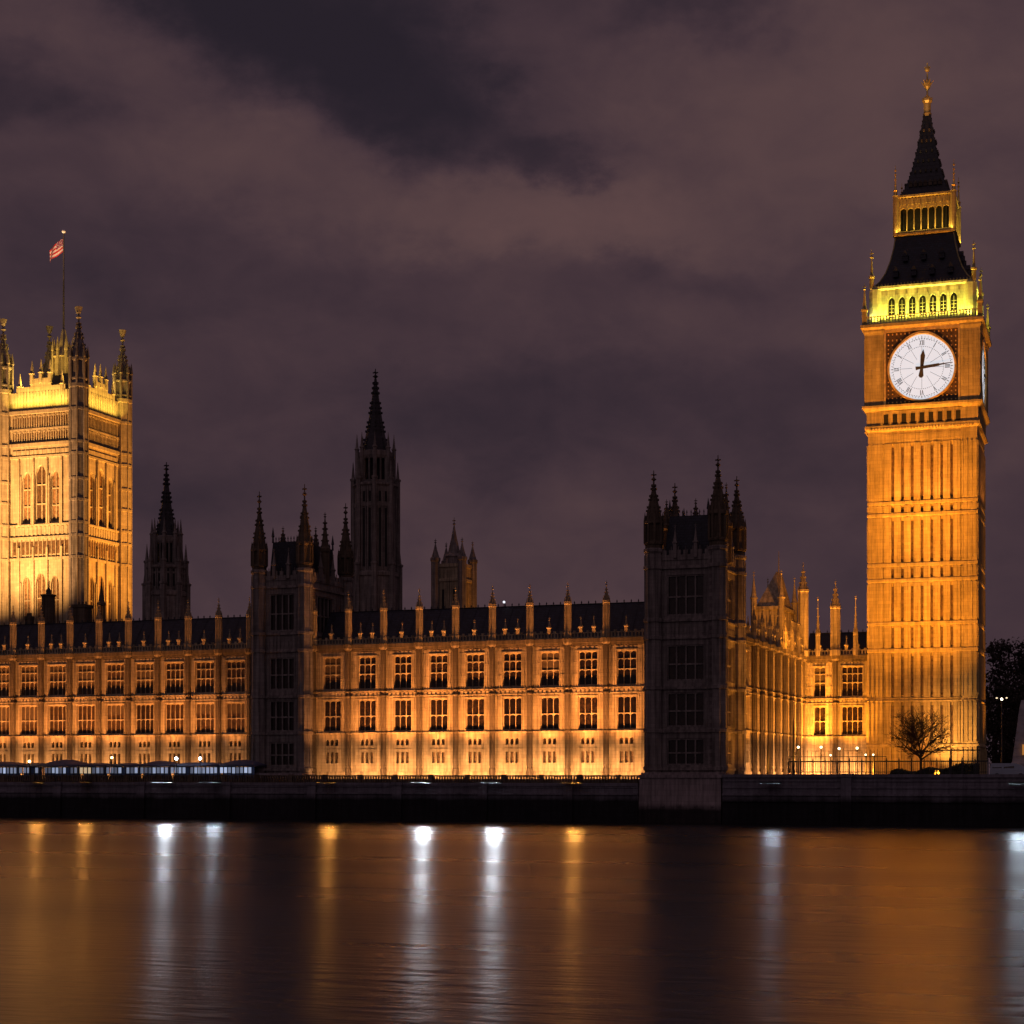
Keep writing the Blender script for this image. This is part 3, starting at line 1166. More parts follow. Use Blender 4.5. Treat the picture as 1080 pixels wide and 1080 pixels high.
    for a, nm in fr[:2]:
        F = face(a, hc - .35)
        m = MB()
        m.M = F
        m.box(-4.8, 4.8, -.12, .02, cz - 4.9, cz + 4.75)
        fb = m.build('clock_face', FRAMEC, root)
        m = MB()
        m.M = F
        rnd = random.Random(3)
        for k in range(-8, 9):
            for j in range(-8, 9):
                x, z = k * .55, j * .55
                if x * x + z * z > (rad + .45) ** 2 and abs(x) < 4.5 and abs(z) < 4.5:
                    m.box(x - .075, x + .075, -.2 - .05 * rnd.random(), -.12, cz + z - .075, cz + z + .075)
        f = fb
        m.build('gilt_lattice', GOLD, f)
        m = MB()
        m.M = F
        for x0, x1, z0, z1 in ((-5.0, -4.72, -5.05, 4.9), (4.72, 5.0, -5.05, 4.9), (-4.72, 4.72, 4.6, 4.9), (-4.72, 4.72, -5.05, -4.75)):
            m.box(x0, x1, -.36, .0, cz + z0, cz + z1)
        ring = 64
        vs, fs = [], []
        for i in range(ring):
            t = 2 * PI * i / ring
            for rr, y in ((rad, -.22), (rad + .05, -.40), (rad + .28, -.40), (rad + .32, -.12)):
                vs.append((rr * math.sin(t), y, cz + rr * math.cos(t)))
        for i in range(ring):
            j = (i + 1) % ring
            for q in range(3):
                fs.append((i * 4 + q, j * 4 + q, j * 4 + q + 1, i * 4 + q + 1))
        m.add(vs, fs)
        m.build('gilt_rim', GOLD, f)
        m = MB()
        m.M = F
        m.add([(rad * math.sin(2 * PI * i / ring), y, cz + rad * math.cos(2 * PI * i / ring)) for y in (-.2, -.1) for i in range(ring)],
              [tuple(range(ring)), *[(i, (i + 1) % ring, ring + (i + 1) % ring, ring + i) for i in range(ring)]])
        m.build('dial', DIAL, f)
        m = MB()

        def bar(deg, r0, r1, w0, w1, off=0.0, y=-.24, tilt=0.0):
            t = R(deg)
            u, v = (math.sin(t), math.cos(t)), (math.cos(t), -math.sin(t))
            pts = []
            for rr, w, s in ((r0, w0, -1), (r0, w0, 1), (r1, w1, 1), (r1, w1, -1)):
                o_ = off + s * w / 2 + (tilt if rr == r1 else -tilt)
                pts.append((u[0] * rr + v[0] * o_, u[1] * rr + v[1] * o_))
            vs = [(x, y, cz + z) for x, z in pts] + [(x, y + .04, cz + z) for x, z in pts]
            m.add(vs, [(0, 1, 2, 3), (7, 6, 5, 4), (0, 4, 5, 1), (1, 5, 6, 2), (2, 6, 7, 3), (3, 7, 4, 0)])
        m.M = F
        NUM = ['XII', 'I', 'II', 'III', 'IV', 'V', 'VI', 'VII', 'VIII', 'IX', 'X', 'XI']
        for h, s in enumerate(NUM):
            wd = {'I': .17, 'V': .34, 'X': .36}
            tot = sum(wd[c] for c in s)
            x = -tot / 2
            for c in s:
                mid = x + wd[c] / 2
                if c == 'I':
                    bar(h * 30, rad * .71, rad * .87, .085, .085, mid)
                elif c == 'V':
                    bar(h * 30, rad * .71, rad * .87, .08, .08, mid - .05, tilt=-.06)
                    bar(h * 30, rad * .71, rad * .87, .05, .05, mid + .05, y=-.235, tilt=.06)
                else:
                    bar(h * 30, rad * .71, rad * .87, .08, .08, mid, tilt=.1)
                    bar(h * 30, rad * .71, rad * .87, .05, .05, mid, y=-.235, tilt=-.1)
                x += wd[c]
            bar(h * 30, rad * .30, rad * .66, .035, .035, y=-.225)
        for k in range(60):
            bar(k * 6, rad * .905, rad * .965, .07 if k % 5 == 0 else .035, .07 if k % 5 == 0 else .035, y=-.23)
        for r0 in (.67, .90):
            for k in range(72):
                w = .035
                bar(k * 5, rad * r0 - w, rad * r0 + w, .075 * rad * r0 / 2.3 * 1.2, .075 * rad * r0 / 2.3 * 1.2, y=-.228)
        m.build('numerals', INK, f)
        m = MB()
        m.M = F
        bar(HA, -1.1, .0, .66, .34, y=-.36)
        bar(HA, .0, 1.6, .42, .62, y=-.36)
        bar(HA, 1.6, 2.4, .62, .04, y=-.36)
        bar(HA, -1.35, -1.1, .3, .66, y=-.36)
        m.build('hour_hand', INK, f)
        m = MB()
        m.M = F
        bar(MA, -.8, .0, .50, .30, y=-.42)
        bar(MA, .0, 2.3, .42, .36, y=-.42)
        bar(MA, 2.3, 4.0, .22, .07, y=-.42)
        m.lathe(0, 0, [(.3, -.5)], 12) if False else None
        m.build('minute_hand', INK, f)
    # balcony over the dials
    m = MB()
    for a, _ in fr:
        m.M = face(a, hc + .1)
        m.box(-hc - .1, hc + .1, -.1, .1, 65.4, 65.6)
        m.box(-hc - .1, hc + .1, -.1, .1, 66.35, 66.5)
        for k in range(38):
            x = (k - 18.5) * .4
            m.box(x - .08, x + .08, -.06, .06, 65.6, 66.35)
    m.M = None
    m.build('balustrade', CREAM, root)
    pm = MB()
    pm.square(0, 0, [(.30, 65.3), (.30, 67.2), (.42, 67.3), (.42, 67.5), (.24, 67.6), (.06, 70.0)])
    finial(pm, 0, 0, 69.8, 1.1, .22)
    pme = pm.mesh('pinnacle', GOLDST, G)
    for sx, sy in ((-1, -1), (1, -1), (1, 1), (-1, 1)):
        inst(pme, 'pinnacle', root, (sx * hc, sy * hc, G))
    # belfry
    hb = 6.55
    m = MB()
    lv = MB()
    for a, _ in fr:
        m.M = lv.M = face(a, hb)
        holes = []
        for k in range(7):
            x = (k - 3) * 1.36
            holes.append((x - .44, x + .44, 66.4, 69.1, .75))
            lv.box(x - .6, x + .6, .85, .9, 66.3, 69.2)
            m.box(x - .03, x + .03, .15, .25, 66.5, 68.7)
            for q in range(4):
                m.box(x - .33, x + .33, .18, .22, 66.7 + q * .45, 66.75 + q * .45)
        lv.build('louvre', LOUVRE, root)
        lv.v, lv.f = [], []
        m.wall(-hb, hb, 65.4, 70.2, holes, 0, .36)
        for k in range(8):
            x = (k - 3.5) * 1.36
            m.box(x - .13, x + .13, -.2, .02, 65.5, 69.3)
            m.lathe(x, -.1, [(.17, 69.3), (.02, 70.1)], 4)
    m.M = lv.M = None
    for sx, sy in ((-1, -1), (1, -1), (1, 1), (-1, 1)):
        m.lathe(sx * (hb - .3), sy * (hb - .3), [(.85, 65.4), (.85, 70.2)])
    m.square(0, 0, [(hb + .05, 70.1), (hb + .35, 70.25), (hb + .35, 70.55), (hb, 70.6)])
    m.build('belfry', CREAM, root)
    pm = MB()
    pm.lathe(0, 0, [(.30, 70.4), (.30, 71.6), (.42, 71.7), (.42, 71.9), (.22, 72.0), (.07, 74.0)])
    finial(pm, 0, 0, 73.8, 1.4, .26)
    pme = pm.mesh('pinnacle', GOLDST, G)
    for sx, sy in ((-1, -1), (1, -1), (1, 1), (-1, 1)):
        inst(pme, 'pinnacle', root, (sx * (hb + .15), sy * (hb + .15), G))
    # lower roof, concave
    m = MB()
    prof = [(6.5, 70.6), (5.75, 71.4), (5.05, 72.6), (4.5, 74.1), (4.08, 75.8), (3.85, 77.4)]
    m.square(0, 0, prof)
    m.build('lower_roof', SLATE, root)
    dm = MB()
    dm.box(-.32, .32, -.35, .6, 0, .7)
    dm.add([(-.4, -.42, .7), (.4, -.42, .7), (.4, .6, .7), (-.4, .6, .7), (0, -.42, 1.4), (0, .6, 1.4)], [(0, 1, 4), (2, 3, 5), (0, 4, 5, 3), (1, 2, 5, 4)])
    dme = dm.mesh('dormer', SLATE)
    for a, _ in fr[:2]:
        for z, h, xs in ((71.8, 5.6, (-3.6, -1.2, 1.2, 3.6)), (73.9, 4.62, (-2.4, 0, 2.4))):
            for x in xs:
                p = Matrix.Rotation(a, 4, 'Z') @ Vector((x, -h, z))
                inst(dme, 'dormer', root, p, a)
    m = MB()
    for a, _ in fr:
        m.M = face(a, hb)
        for k in range(30):
            m.box((k - 14.5) * .43 - .08, (k - 14.5) * .43 + .08, -.1, .05, 70.6, 70.9)
    for sx, sy in ((-1, -1), (1, -1), (1, 1), (-1, 1)):
        m.M = None
        for (h0, z0), (h1, z1) in zip(prof[:-1], prof[1:]):
            m.tube((sx * h0, sy * h0, z0), (sx * h1, sy * h1, z1), .09, .09, 5)
    m.M = None
    m.build('roof_crest', GOLDST, root)
    # lantern
    hl = 3.75
    m = MB()
    lv = MB()
    for a, _ in fr:
        m.M = lv.M = face(a, hl)
        holes = [((k - 3) * .94 - .40, (k - 3) * .94 + .40, 77.95, 81.0, .4) for k in range(7)]
        m.wall(-hl, hl, 77.3, 82.4, holes, 0, .3)
        lv.box(-3.4, 3.4, .9, 1.0, 77.8, 81.1)
        lv.build('lantern_louvre', LOUVRE, root)
        lv.v, lv.f = [], []
        for k in range(16):
            x = (k - 7.5) * .46
            m.box(x - .10, x + .10, -.16, .02, 81.45, 82.2)
            m.box(x - .13, x + .13, -.12, .02, 77.4, 77.9)
        for k in range(8):
            x = (k - 3.5) * .94
            m.box(x - .055, x + .055, -.14, .02, 78.0, 81.2)
            m.lathe(x, -.08, [(.13, 81.2), (.02, 81.9)], 4)
    m.M = lv.M = None
    m.square(0, 0, [(hl + .1, 77.2), (hl + .4, 77.35), (hl + .4, 77.55), (hl + .1, 77.7)])
    m.square(0, 0, [(hl + .05, 82.3), (hl + .3, 82.45), (hl + .3, 82.7), (hl - .2, 82.8)])
    for sx, sy in ((-1, -1), (1, -1), (1, 1), (-1, 1)):
        m.lathe(sx * (hl + .05), sy * (hl + .05), [(.42, 77.3), (.42, 82.6), (.5, 82.7)])
    m.build('lantern', GOLDST, root)
    pm = MB()
    pm.lathe(0, 0, [(.26, 82.6), (.26, 83.3), (.34, 83.4), (.16, 83.6), (.07, 85.6)])
    for z in (84.2, 85.0, 85.6, 86.2):
        pm.ball((0, 0, z), .17, 6, 4)
    pm.tube((0, 0, 85.5), (0, 0, 86.9), .05, .03, 5)
    pme = pm.mesh('pinnacle', GOLD, G)
    for sx, sy in ((-1, -1), (1, -1), (1, 1), (-1, 1)):
        inst(pme, 'pinnacle', root, (sx * (hl + .12), sy * (hl + .12), G))
    # spire
    m = MB()
    prof = [(3.35, 82.8), (2.62, 84.2), (1.92, 86.6), (1.33, 89.2), (.85, 92.0), (.46, 94.6)]
    m.square(0, 0, prof)
    s = m.build('spire', SPIRE, root)
    m = MB()
    for a, _ in fr:
        for z, h, k in ((84.1, 2.66, 7), (86.2, 2.04, 5), (87.7, 1.67, 4), (89.1, 1.36, 3), (90.6, 1.09, 3), (92.1, .84, 2)):
            for i in range(k):
                x = (i - (k - 1) / 2) * (2 * h * .86 / k)
                m.M = Matrix.Rotation(a, 4, 'Z') @ Matrix.Translation((x, -h, z))
                w = .24 if z < 85 else .11
                m.box(-w, w, -.16, .3, 0, w * 1.9)
                m.add([(-w * 1.2, -.2, w * 1.9), (w * 1.2, -.2, w * 1.9), (0, -.2, w * 3.4), (-w * 1.2, .3, w * 1.9), (w * 1.2, .3, w * 1.9), (0, .3, w * 3.4)], [(0, 1, 2), (0, 2, 5, 3), (1, 4, 5, 2)])
    m.M = None
    m.build('spire_light', STONE_D, s)
    m = MB()
    for sx, sy in ((-1, -1), (1, -1), (1, 1), (-1, 1)):
        for (h0, z0), (h1, z1) in zip(prof[:-1], prof[1:]):
            for j in range(4):
                t = (j + .5) / 4
                h = h0 + (h1 - h0) * t
                z = z0 + (z1 - z0) * t
                m.box(sx * h - .07, sx * h + .07, sy * h - .07, sy * h + .07, z - .08, z + .12)
    m.build('crocket', SPIRE, s)
    m = MB()
    m.lathe(0, 0, [(.55, 94.4), (.62, 94.8), (.50, 94.9), (.50, 96.2), (.72, 96.5), (.72, 96.8), (.42, 97.0), (.14, 97.4), (.12, 98.0), (.45, 98.5), (.58, 98.9), (.42, 99.3), (.12, 99.6), (.10, 100.4)], 8)
    for i in range(6):
        t = 2 * PI * i / 6
        m.tube((.4 * math.cos(t), .4 * math.sin(t), 98.7), (.85 * math.cos(t), .85 * math.sin(t), 99.3), .09, .05, 5)
        m.ball((.6 * math.cos(t), .6 * math.sin(t), 96.9), .14, 5, 4)
    m.ball((0, 0, 100.9), .36, 7, 5)
    m.box(-.4, .4, -.07, .07, 101.1, 101.3)
    m.box(-.08, .08, -.08, .08, 101.2, 101.8)
    m.build('finial', GOLD, root)
    # its floodlights
    def w(x, y, z):
        return world(root, (x, y, z))
    for x in (-4.5, 4.0):
        spot(w(x, -hw - 22, 5.6), w(x * .5, -hw, 12), 25000, 24, AMBER)
        spot(w(x, -hw - 24, 5.6), w(x * .6, -hw, 30), 90000, 19, AMBER)
        spot(w(x, -hw - 26, 5.6), w(x * .5, -hw, 52), 180000, 15, AMBER)
    spot(w(2.6, -hw - 6, 5.5), w(4.5, -hw, 12), 8500, 40, (1, .48, .12))
    spot(w(-6.9, -7.3, 66.2), w(-6.2, -6.5, 68.2), 160, 60, (1, .92, .35))
    spot(w(-.5, -hw - 9, 24.0 - 18), w(-.2, -hw, 46), 34000, 11, (1, .48, .12))
    spot(w(hw + 2.6, 3.2, 5.6), w(hw + .6, 3.2, 40), 12000, 26, AMBER)
    spot(w(hw + 3.4, 3.2, 5.6), w(hw + .2, 3.2, 52), 90000, 9, AMBER)
    # under the corbels, behind the balcony, on the lantern ledge
    for a, _ in fr[:2]:
        q = Matrix.Rotation(a, 4, 'Z')
        al = q @ Vector((1, 0, 0))
        c_, s_ = math.cos(root.rotation_euler.z), math.sin(root.rotation_euler.z)
        al = Vector((c_ * al.x - s_ * al.y, s_ * al.x + c_ * al.y, 0))
        P = lambda x, y, z: world(root, tuple(q @ Vector((x, y, z))))
        strip(P(0, -hc - .05 + .2, 65.75), P(0, -hb + .1, 72.5), 1350 if a == 0 else 900, 13, .25, YELLOW, 110, al)
        strip(P(0, -hl - .55, 77.75), P(0, -hl, 80.8), 190, 7.5, .2, (1, .62, .10), 140, al)
        strip(P(0, -hw - 1.1, 42.4), P(0, -hw, 49.5), 140, 8, .2, ORANGE, 120, al)
    spot(w(-7, -40, 20), w(0, 0, 98.6), 90000, 3.2, (1, .78, .42))
    return root



def tower_heights(z):
    """stretches the stages above the dials to their surveyed heights"""
    pts = ((63.5, 63.5), (64.9, 65.5), (70.6, 71.35), (77.3, 78.7), (82.8, 84.3), (102, 103.5))
    if z <= pts[0][0]:
        return z
    for (a, b), (c, d) in zip(pts[:-1], pts[1:]):
        if z <= c:
            return b + (d - b) * (z - a) / (c - a)
    return z + 1.5


ZMAP[0] = tower_heights
clock_tower()
ZMAP[0] = None


# ------------------------------------------------------------------ the great square tower with the flag
def flag_tower():
    Y0 = 330.0
    x1, x0 = px_x(83, Y0), px_x(3.5, Y0)
    w, d = x1 - x0, 17.2
    root = thing('square_tower', 'huge floodlit square tower with corner turrets and a flag on top', 'tower', (x0, Y0, G))
    m = MB()
    wins, nich = [], MB()
    faces = [(0, 0, 0, w), (w, 0, PI / 2, d)]
    for ox, oy, a, L in faces:
        M = Matrix.Translation((ox, oy, 0)) @ Matrix.Rotation(a, 4, 'Z')
        m.M = nich.M = M
        holes = []
        for c, q, top in ((L / 2 - 3.6, 2.3, 71.0), (L / 2, 2.9, 72.4), (L / 2 + 3.6, 2.3, 71.0)):
            holes.append((c - q / 2, c + q / 2, 59.9, top, q * 1.15))
            holes.append((c - q / 2 * .9, c + q / 2 * .9, 33.0, 48.5 + (top - 71) * .5, q * 1.15))
            wins += [(M, a, c, q, 59.9, top - 59.9), (M, a, c, q * .9, 33.0, 15.5 + (top - 71) * .5)]
        m.wall(0, L, G, 84.2, holes, 0, .75)
        for c, q, top in ((L / 2 - 3.6, 2.3, 71.0), (L / 2, 2.9, 72.4), (L / 2 + 3.6, 2.3, 71.0)):
            for s in (-1, 1):
                m.box(c + s * (q / 2 + .22) - .12, c + s * (q / 2 + .22) + .12, -.3, .02, 59.5, top - 1)
                m.box(c + s * (q / 2 + .22) - .12, c + s * (q / 2 + .22) + .12, -.3, .02, 30, 47)
        for x in (L / 2 - 5.4, L / 2 - 1.75, L / 2 + 1.75, L / 2 + 5.4):
            m.box(x - .22, x + .22, -.42, .02, 28, 54.6)
            m.box(x - .22, x + .22, -.42, .02, 59.6, 73.0)
            m.lathe(x, -.2, [(.34, 73.0), (.03, 74.6)], 4)
        # statue band, blind arcade, upper panelling
        n = 13
        for k in range(n):
            x = 2.4 + (L - 4.8) * (k + .5) / n
            nich.box(x - .36, x + .36, -.02, 0, 53.1, 55.9)
            m.box(x - .58, x - .42, -.2, .02, 52.6, 56.3)
            m.box(x - .26, x + .26, -.12, .02, 57.0, 59.0)
            m.box(x - .5, x + .5, -.16, .02, 74.6, 75.6)
        for z0, z1 in ((77.3, 79.9), (80.5, 83.3)):
            for k in range(24):
                x = 2.2 + (L - 4.4) * (k + .5) / 24
                m.box(x - .1, x + .1, -.22, .02, z0, z1)
                if k % 2:
                    m.box(x - .35, x + .35, -.26, .02, z1 - .5, z1 - .2)
                nich.box(x + .14, x + .46, -.02, 0, z0 + .3, z1 - .5)
        nich.build('niche', GLASS_S, root)
        nich.v, nich.f = [], []
        for z, p, h in ((51.8, .35, .6), (56.4, .35, .5), (59.2, .3, .4), (73.9, .3, .5), (76.4, .5, .7), (79.9, .3, .4), (83.4, .8, .7)):
            m.box(1.5, L - 1.5, -p, .02, z, z + h)
        # stepped parapet
        m.box(1, L - 1, -.05, .35, 84.2, 88.2)
        m.box(3.4, L - 3.4, -.04, .34, 88.2, 89.3)
        m.box(L / 2 - 2.6, L / 2 + 2.6, -.03, .33, 89.3, 91.0)
        for k in range(18):
            x = 2.4 + (L - 4.8) * (k + .5) / 18
            m.box(x - .09, x + .09, -.17, -.04, 84.6, 88.0)
        for x, z in ((L * .22, 88.2), (L * .38, 90.8), (L * .5, 91.0), (L * .62, 90.8), (L * .78, 88.2)):
            m.square(x, .15, [(.36, z - 1), (.36, z + 1.2), (.5, z + 1.3), (.3, z + 1.5), (.03, z + 4.2)])
    m.M = nich.M = None
    m.add([(0, 0, G), (0, d, G), (0, d, 84), (0, 0, 84)], [(0, 1, 2, 3)])
    m.add([(0, d, G), (w, d, G), (w, d, 88), (0, d, 88)], [(0, 1, 2, 3)])
    m.box(-.02, .3, 1, d - 1, 84, 88.2)
    m.add([(0, 0, 84.1), (w, 0, 84.1), (w, d, 84.1), (0, d, 84.1)], [(0, 1, 2, 3)])
    m.build('wall', STONE_V, root)
    cache = {}
    for M, a, c, q, z0, hh in wins:
        key = (round(q, 2), round(hh, 2))
        if key not in cache:
            wmb = window_mesh(q, hh, 2, [hh * .33, hh * .66], t=.2, d=.2, heads=False)
            cache[key] = (wmb.mesh('window', STONE_V), pane_mesh(q, hh).mesh('pane', GLASS_S))
        p = M @ Vector((c, .66, z0))
        o = inst(cache[key][0], 'window', root, p, a)
        inst(cache[key][1], 'pane', o, (0, 0, 0))
    r = 1.95
    tops = [(94, 101.5), (94.5, 102.5), (93.2, 101.5), (95, 104)]
    for (cx, cy), (zs, zt) in zip(((0, 0), (w, 0), (w, d), (0, d)), tops):
        m = MB()
        prof = [(r, G)]
        for z in (51.8, 56.4, 59.2, 64, 68.5, 73.9, 76.4, 83.4):
            prof += [(r, z - .02), (r * 1.08, z), (r * 1.08, z + .5), (r, z + .6)]
        prof += [(r, 88.0), (r * 1.1, 88.3), (r * 1.1, 89), (r * .95, 89.2)]
        m.lathe(cx, cy, prof)
        for i in range(8):
            a = PI / 8 + PI / 4 * i
            x, y = cx + r * math.cos(a), cy + r * math.sin(a)
            m.box(x - .13, x + .13, y - .13, y + .13, 20, 88)
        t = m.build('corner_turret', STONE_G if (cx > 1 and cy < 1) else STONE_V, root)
        m = MB()
        turret_top(m, cx, cy, 89.0, zs, zt, r * .92, 3.2)
        for i in range(8):
            a = PI / 8 + PI / 4 * i
            x, y = cx + r * 1.0 * math.cos(a), cy + r * 1.0 * math.sin(a)
            m.lathe(x, y, [(.26, 89), (.26, 94.5), (.4, 94.7), (.02, 97.2)], 4)
        m.lathe(cx, cy, [(.1, zt + 1.2), (.5, zt + 1.8), (.85, zt + 3.0), (.5, zt + 3.1)], 8)
        m.build('spire', STONE_G, t)
    m = MB()
    m.add([(1.5, 1.5, 84.3), (w - 1.5, 1.5, 84.3), (w - 1.5, d - 1.5, 84.3), (1.5, d - 1.5, 84.3), (w / 2 - 1.5, d / 2 - 1.5, 94), (w / 2 + 1.5, d / 2 - 1.5, 94), (w / 2 + 1.5, d / 2 + 1.5, 94), (w / 2 - 1.5, d / 2 + 1.5, 94)],
          [(0, 1, 5, 4), (1, 2, 6, 5), (2, 3, 7, 6), (3, 0, 4, 7), (4, 5, 6, 7)])
    m.build('roof', SLATE, root)
    m = MB()
    cx, cy = w / 2, d / 2
    m.lathe(cx, cy, [(2.2, 93), (2.2, 97), (2.5, 97.3), (1.2, 99.5), (.4, 103.5)], 8)
    for i in range(8):
        a = PI / 4 * i
        m.lathe(cx + 2.3 * math.cos(a), cy + 2.3 * math.sin(a), [(.32, 93), (.32, 98.5), (.45, 98.7), (.03, 101.5)], 4)
    m.build('flag_base_turret', STONE_V, root)
    # floodlights on the lower roofs
    def W_(x, y, z):
        return world(root, (x, y, z))
    for x in (w * .25, w * .6):
        spot(W_(x - 2, -24, 25), W_(x, 0, 58), 205000, 24, (1, .49, .15))
        spot(W_(x - 2, -24, 25), W_(x, 0, 78), 300000, 14, (1, .47, .135))
    for y in (d * .3, d * .7):
        spot(W_(w + 20, y + 4, 25), W_(w, y, 58), 110000, 26, (1, .38, .05))
        spot(W_(w + 20, y + 4, 25), W_(w, y, 78), 170000, 15, (1, .40, .06))
    strip(W_(w / 2, -1.6, 84.15), W_(w / 2, -.05, 90), 1500, w - 5, .25, (1, .62, .09), 110, (1, 0, 0))
    strip(W_(w + 1.6, d / 2, 84.15), W_(w + .05, d / 2, 90), 1100, d - 5, .25, (1, .62, .09), 110, (0, 1, 0))
    for x, y in ((2.6, 2.4), (w - 2.6, 2.4), (w - 2.6, d - 2.6), (w * .3, 1.4)):
        spot(W_(x, y, 88.6), W_(w / 2 + (x - w / 2) * 1.05, d / 2 + (y - d / 2) * 1.05, 97), 9000, 70, (1, .6, .10))
    # flag and pole
    px, py = cx, cy
    P = W_(px, py, 99)
    pole = thing('flagpole', 'tall thin flagpole with white ball on the square tower', 'flagpole', (P.x, P.y, 99))
    m = MB()
    m.tube((0, 0, 99), (0, 0, 124.9), .24, .14, 8)
    m.build('mast', plain('painted_mast', (.10, .085, .085), .5), pole)
    m = MB()
    m.ball((0, 0, 125.1), .45, 8, 6)
    m.build('ball', plain('white_ball', (.7, .7, .75), .4), pole)
    return P


FP = flag_tower()


def flag(P):
    NX, NZ = 36, 20
    Lx, H = 4.6, 3.0
    root = thing('flag', 'red and white striped flag with purple corner flying from the tower flagpole', 'flag', (P.x, P.y, 119.0))
    cloth, order = MB(), []

    def pt(u, v):
        s = u * Lx
        y = .45 * math.sin(u * 7.5 + v * 1.2) * (.2 + u)
        return (-.2 - s * .80, y, 120.6 + v * H * (1 - .12 * u) - u * 1.9 + .12 * math.sin(u * 9))
    for i in range(NX):
        for j in range(NZ):
            u, v = (i + .5) / NX, (j + .5) / NZ
            c = 'r' if int((v + .02) * 7) % 2 == 0 else 'w'
            if u < .42 and v > .52:
                c = 'b'
                if (int(u * 16) + int(v * 14)) % 3 == 0:
                    c = 'w' if (i + j) % 2 else 'r'
            vs = [pt(i / NX, j / NZ), pt((i + 1) / NX, j / NZ), pt((i + 1) / NX, (j + 1) / NZ), pt(i / NX, (j + 1) / NZ)]
            vs2 = [(x, y + .03, z) for x, y, z in vs]
            cloth.add(vs + vs2, [(0, 1, 2, 3), (7, 6, 5, 4)])
            order += ['rwb'.index(c)] * 2
    o = cloth.build('cloth', RED, root)
    o.data.materials.append(WHITE)
    o.data.materials.append(BLUE)
    for p, k in zip(o.data.polygons, order):
        p.material_index = k
    spot((P.x - 3, P.y - 7, 95), (P.x - 2, P.y, 121), 22000, 9, (1, .85, .8))


flag(FP)


# ------------------------------------------------------------------ dark spires behind the roofs
def octagon_spire(name, label, px, Y, rb, z_low, z_body, z_lant, r_l, z_tip, mat, lancets=True):
    x = px_x(px, Y)
    root = thing(name, label, 'spire', (x, Y, G))
    m = MB()
    lv = MB()
    prof = [(rb, G), (rb, z_low), (rb * 1.07, z_low + .2), (rb * 1.07, z_low + .8), (rb * .93, z_low + 1.1), (rb * .93, z_body - .6), (rb * 1.02, z_body - .3), (rb * 1.02, z_body), (r_l, z_body + .4)]
    m.lathe(0, 0, prof)
    for i in range(8):
        a = PI / 8 + PI / 4 * i
        for rr, z0, z1, s in ((rb * 1.02, z_low - 8, z_low + 2.0, .42), (rb * .95, z_low, z_body + .6, .34)):
            xx, yy = rr * math.cos(a), rr * math.sin(a)
            m.square(xx, yy, [(s, z0), (s, z1), (s * 1.3, z1 + .2), (s * 1.3, z1 + .5), (s * .7, z1 + .6), (.03, z1 + 3.6)])
        b = PI / 4 * i
        ap = rb * .93 * math.cos(PI / 8)
        M = Matrix.Rotation(b + PI / 2, 4, 'Z') @ Matrix.Translation((0, -ap, 0))
        m.M = lv.M = M
        fw = rb * .93 * math.sin(PI / 8)
        h = z_body - z_low
        for s in (-1, 1):
            c = s * fw * .38
            lv.box(c - fw * .17, c + fw * .17, -.03, .0, z_low + 1.8, z_body - h * .27)
            lv.box(c - fw * .15, c + fw * .15, -.03, .0, z_body - h * .2, z_body - h * .09)
            for e in (-.24, .24):
                m.box(c + fw * e - .09, c + fw * e + .09, -.2, .02, z_low + 1.3, z_body - .6)
        m.box(-fw, fw, -.16, .02, z_body - h * .25, z_body - h * .21)
        m.M = lv.M = None
    m.build('tower_stage', mat, root)
    lv.build('lancet', LOUVRE, root)
    m = MB()
    lv = MB()
    hl = z_lant - z_body
    m.lathe(0, 0, [(r_l * 1.0, z_body + .3), (r_l, z_body + hl * .12)], 8)
    lv.lathe(0, 0, [(r_l * .66, z_body + hl * .1), (r_l * .66, z_lant - hl * .1)], 8)
    m.lathe(0, 0, [(r_l, z_lant - hl * .22), (r_l * 1.08, z_lant - hl * .12), (r_l * 1.08, z_lant), (r_l * .8, z_lant + .3)], 8)
    for i in range(16):
        a = PI / 8 + PI / 8 * i
        rr = r_l * (1 if i % 2 == 0 else .925)
        xx, yy = rr * math.cos(a) * .96, rr * math.sin(a) * .96
        s = .24 if i % 2 == 0 else .14
        m.square(xx, yy, [(s, z_body + .3), (s, z_lant - hl * .1)])
        if i % 2 == 0:
            xx, yy = r_l * 1.12 * math.cos(a), r_l * 1.12 * math.sin(a)
            m.square(xx, yy, [(.26, z_body), (.26, z_lant + .4), (.38, z_lant + .6), (.2, z_lant + .9), (.02, z_lant + 3.4)])
    m.build('lantern', mat, root)
    lv.build('lantern_core', LOUVRE, root)
    m = MB()
    h = z_tip - z_lant
    prof = [(r_l * .86, z_lant + .2), (r_l * .60, z_lant + h * .2), (r_l * .40, z_lant + h * .42), (r_l * .22, z_lant + h * .66), (r_l * .07, z_lant + h * .9)]
    m.lathe(0, 0, prof)
    for (a, za), (b, zb) in zip(prof[:-1], prof[1:]):
        crockets(m, 0, 0, a, za, b, zb, 8, 4, .26)
    finial(m, 0, 0, z_lant + h * .88, h * .14, .55)
    m.build('spire', SPIRE, root)
    return root


YS = 300.0
octagon_spire('octagonal_spire', 'tall dark octagonal lantern and spire behind the narrow tower', 396, YS, px_x(424, YS) - px_x(396, YS) - 1.0,
              px_z(396, 610, YS), px_z(396, 512, YS), px_z(393, 478, YS), 3.0, px_z(393, 391, YS), STONE_G)
YS2 = 290.0
r0 = octagon_spire('ventilation_spire', 'dark stepped spire left of the narrow tower, beside the flag tower', 175.5, YS2, 3.75,
                   px_z(176, 630, YS2), px_z(176, 598, YS2), px_z(176, 567, YS2), 2.35, px_z(176, 489, YS2), STONE_G)
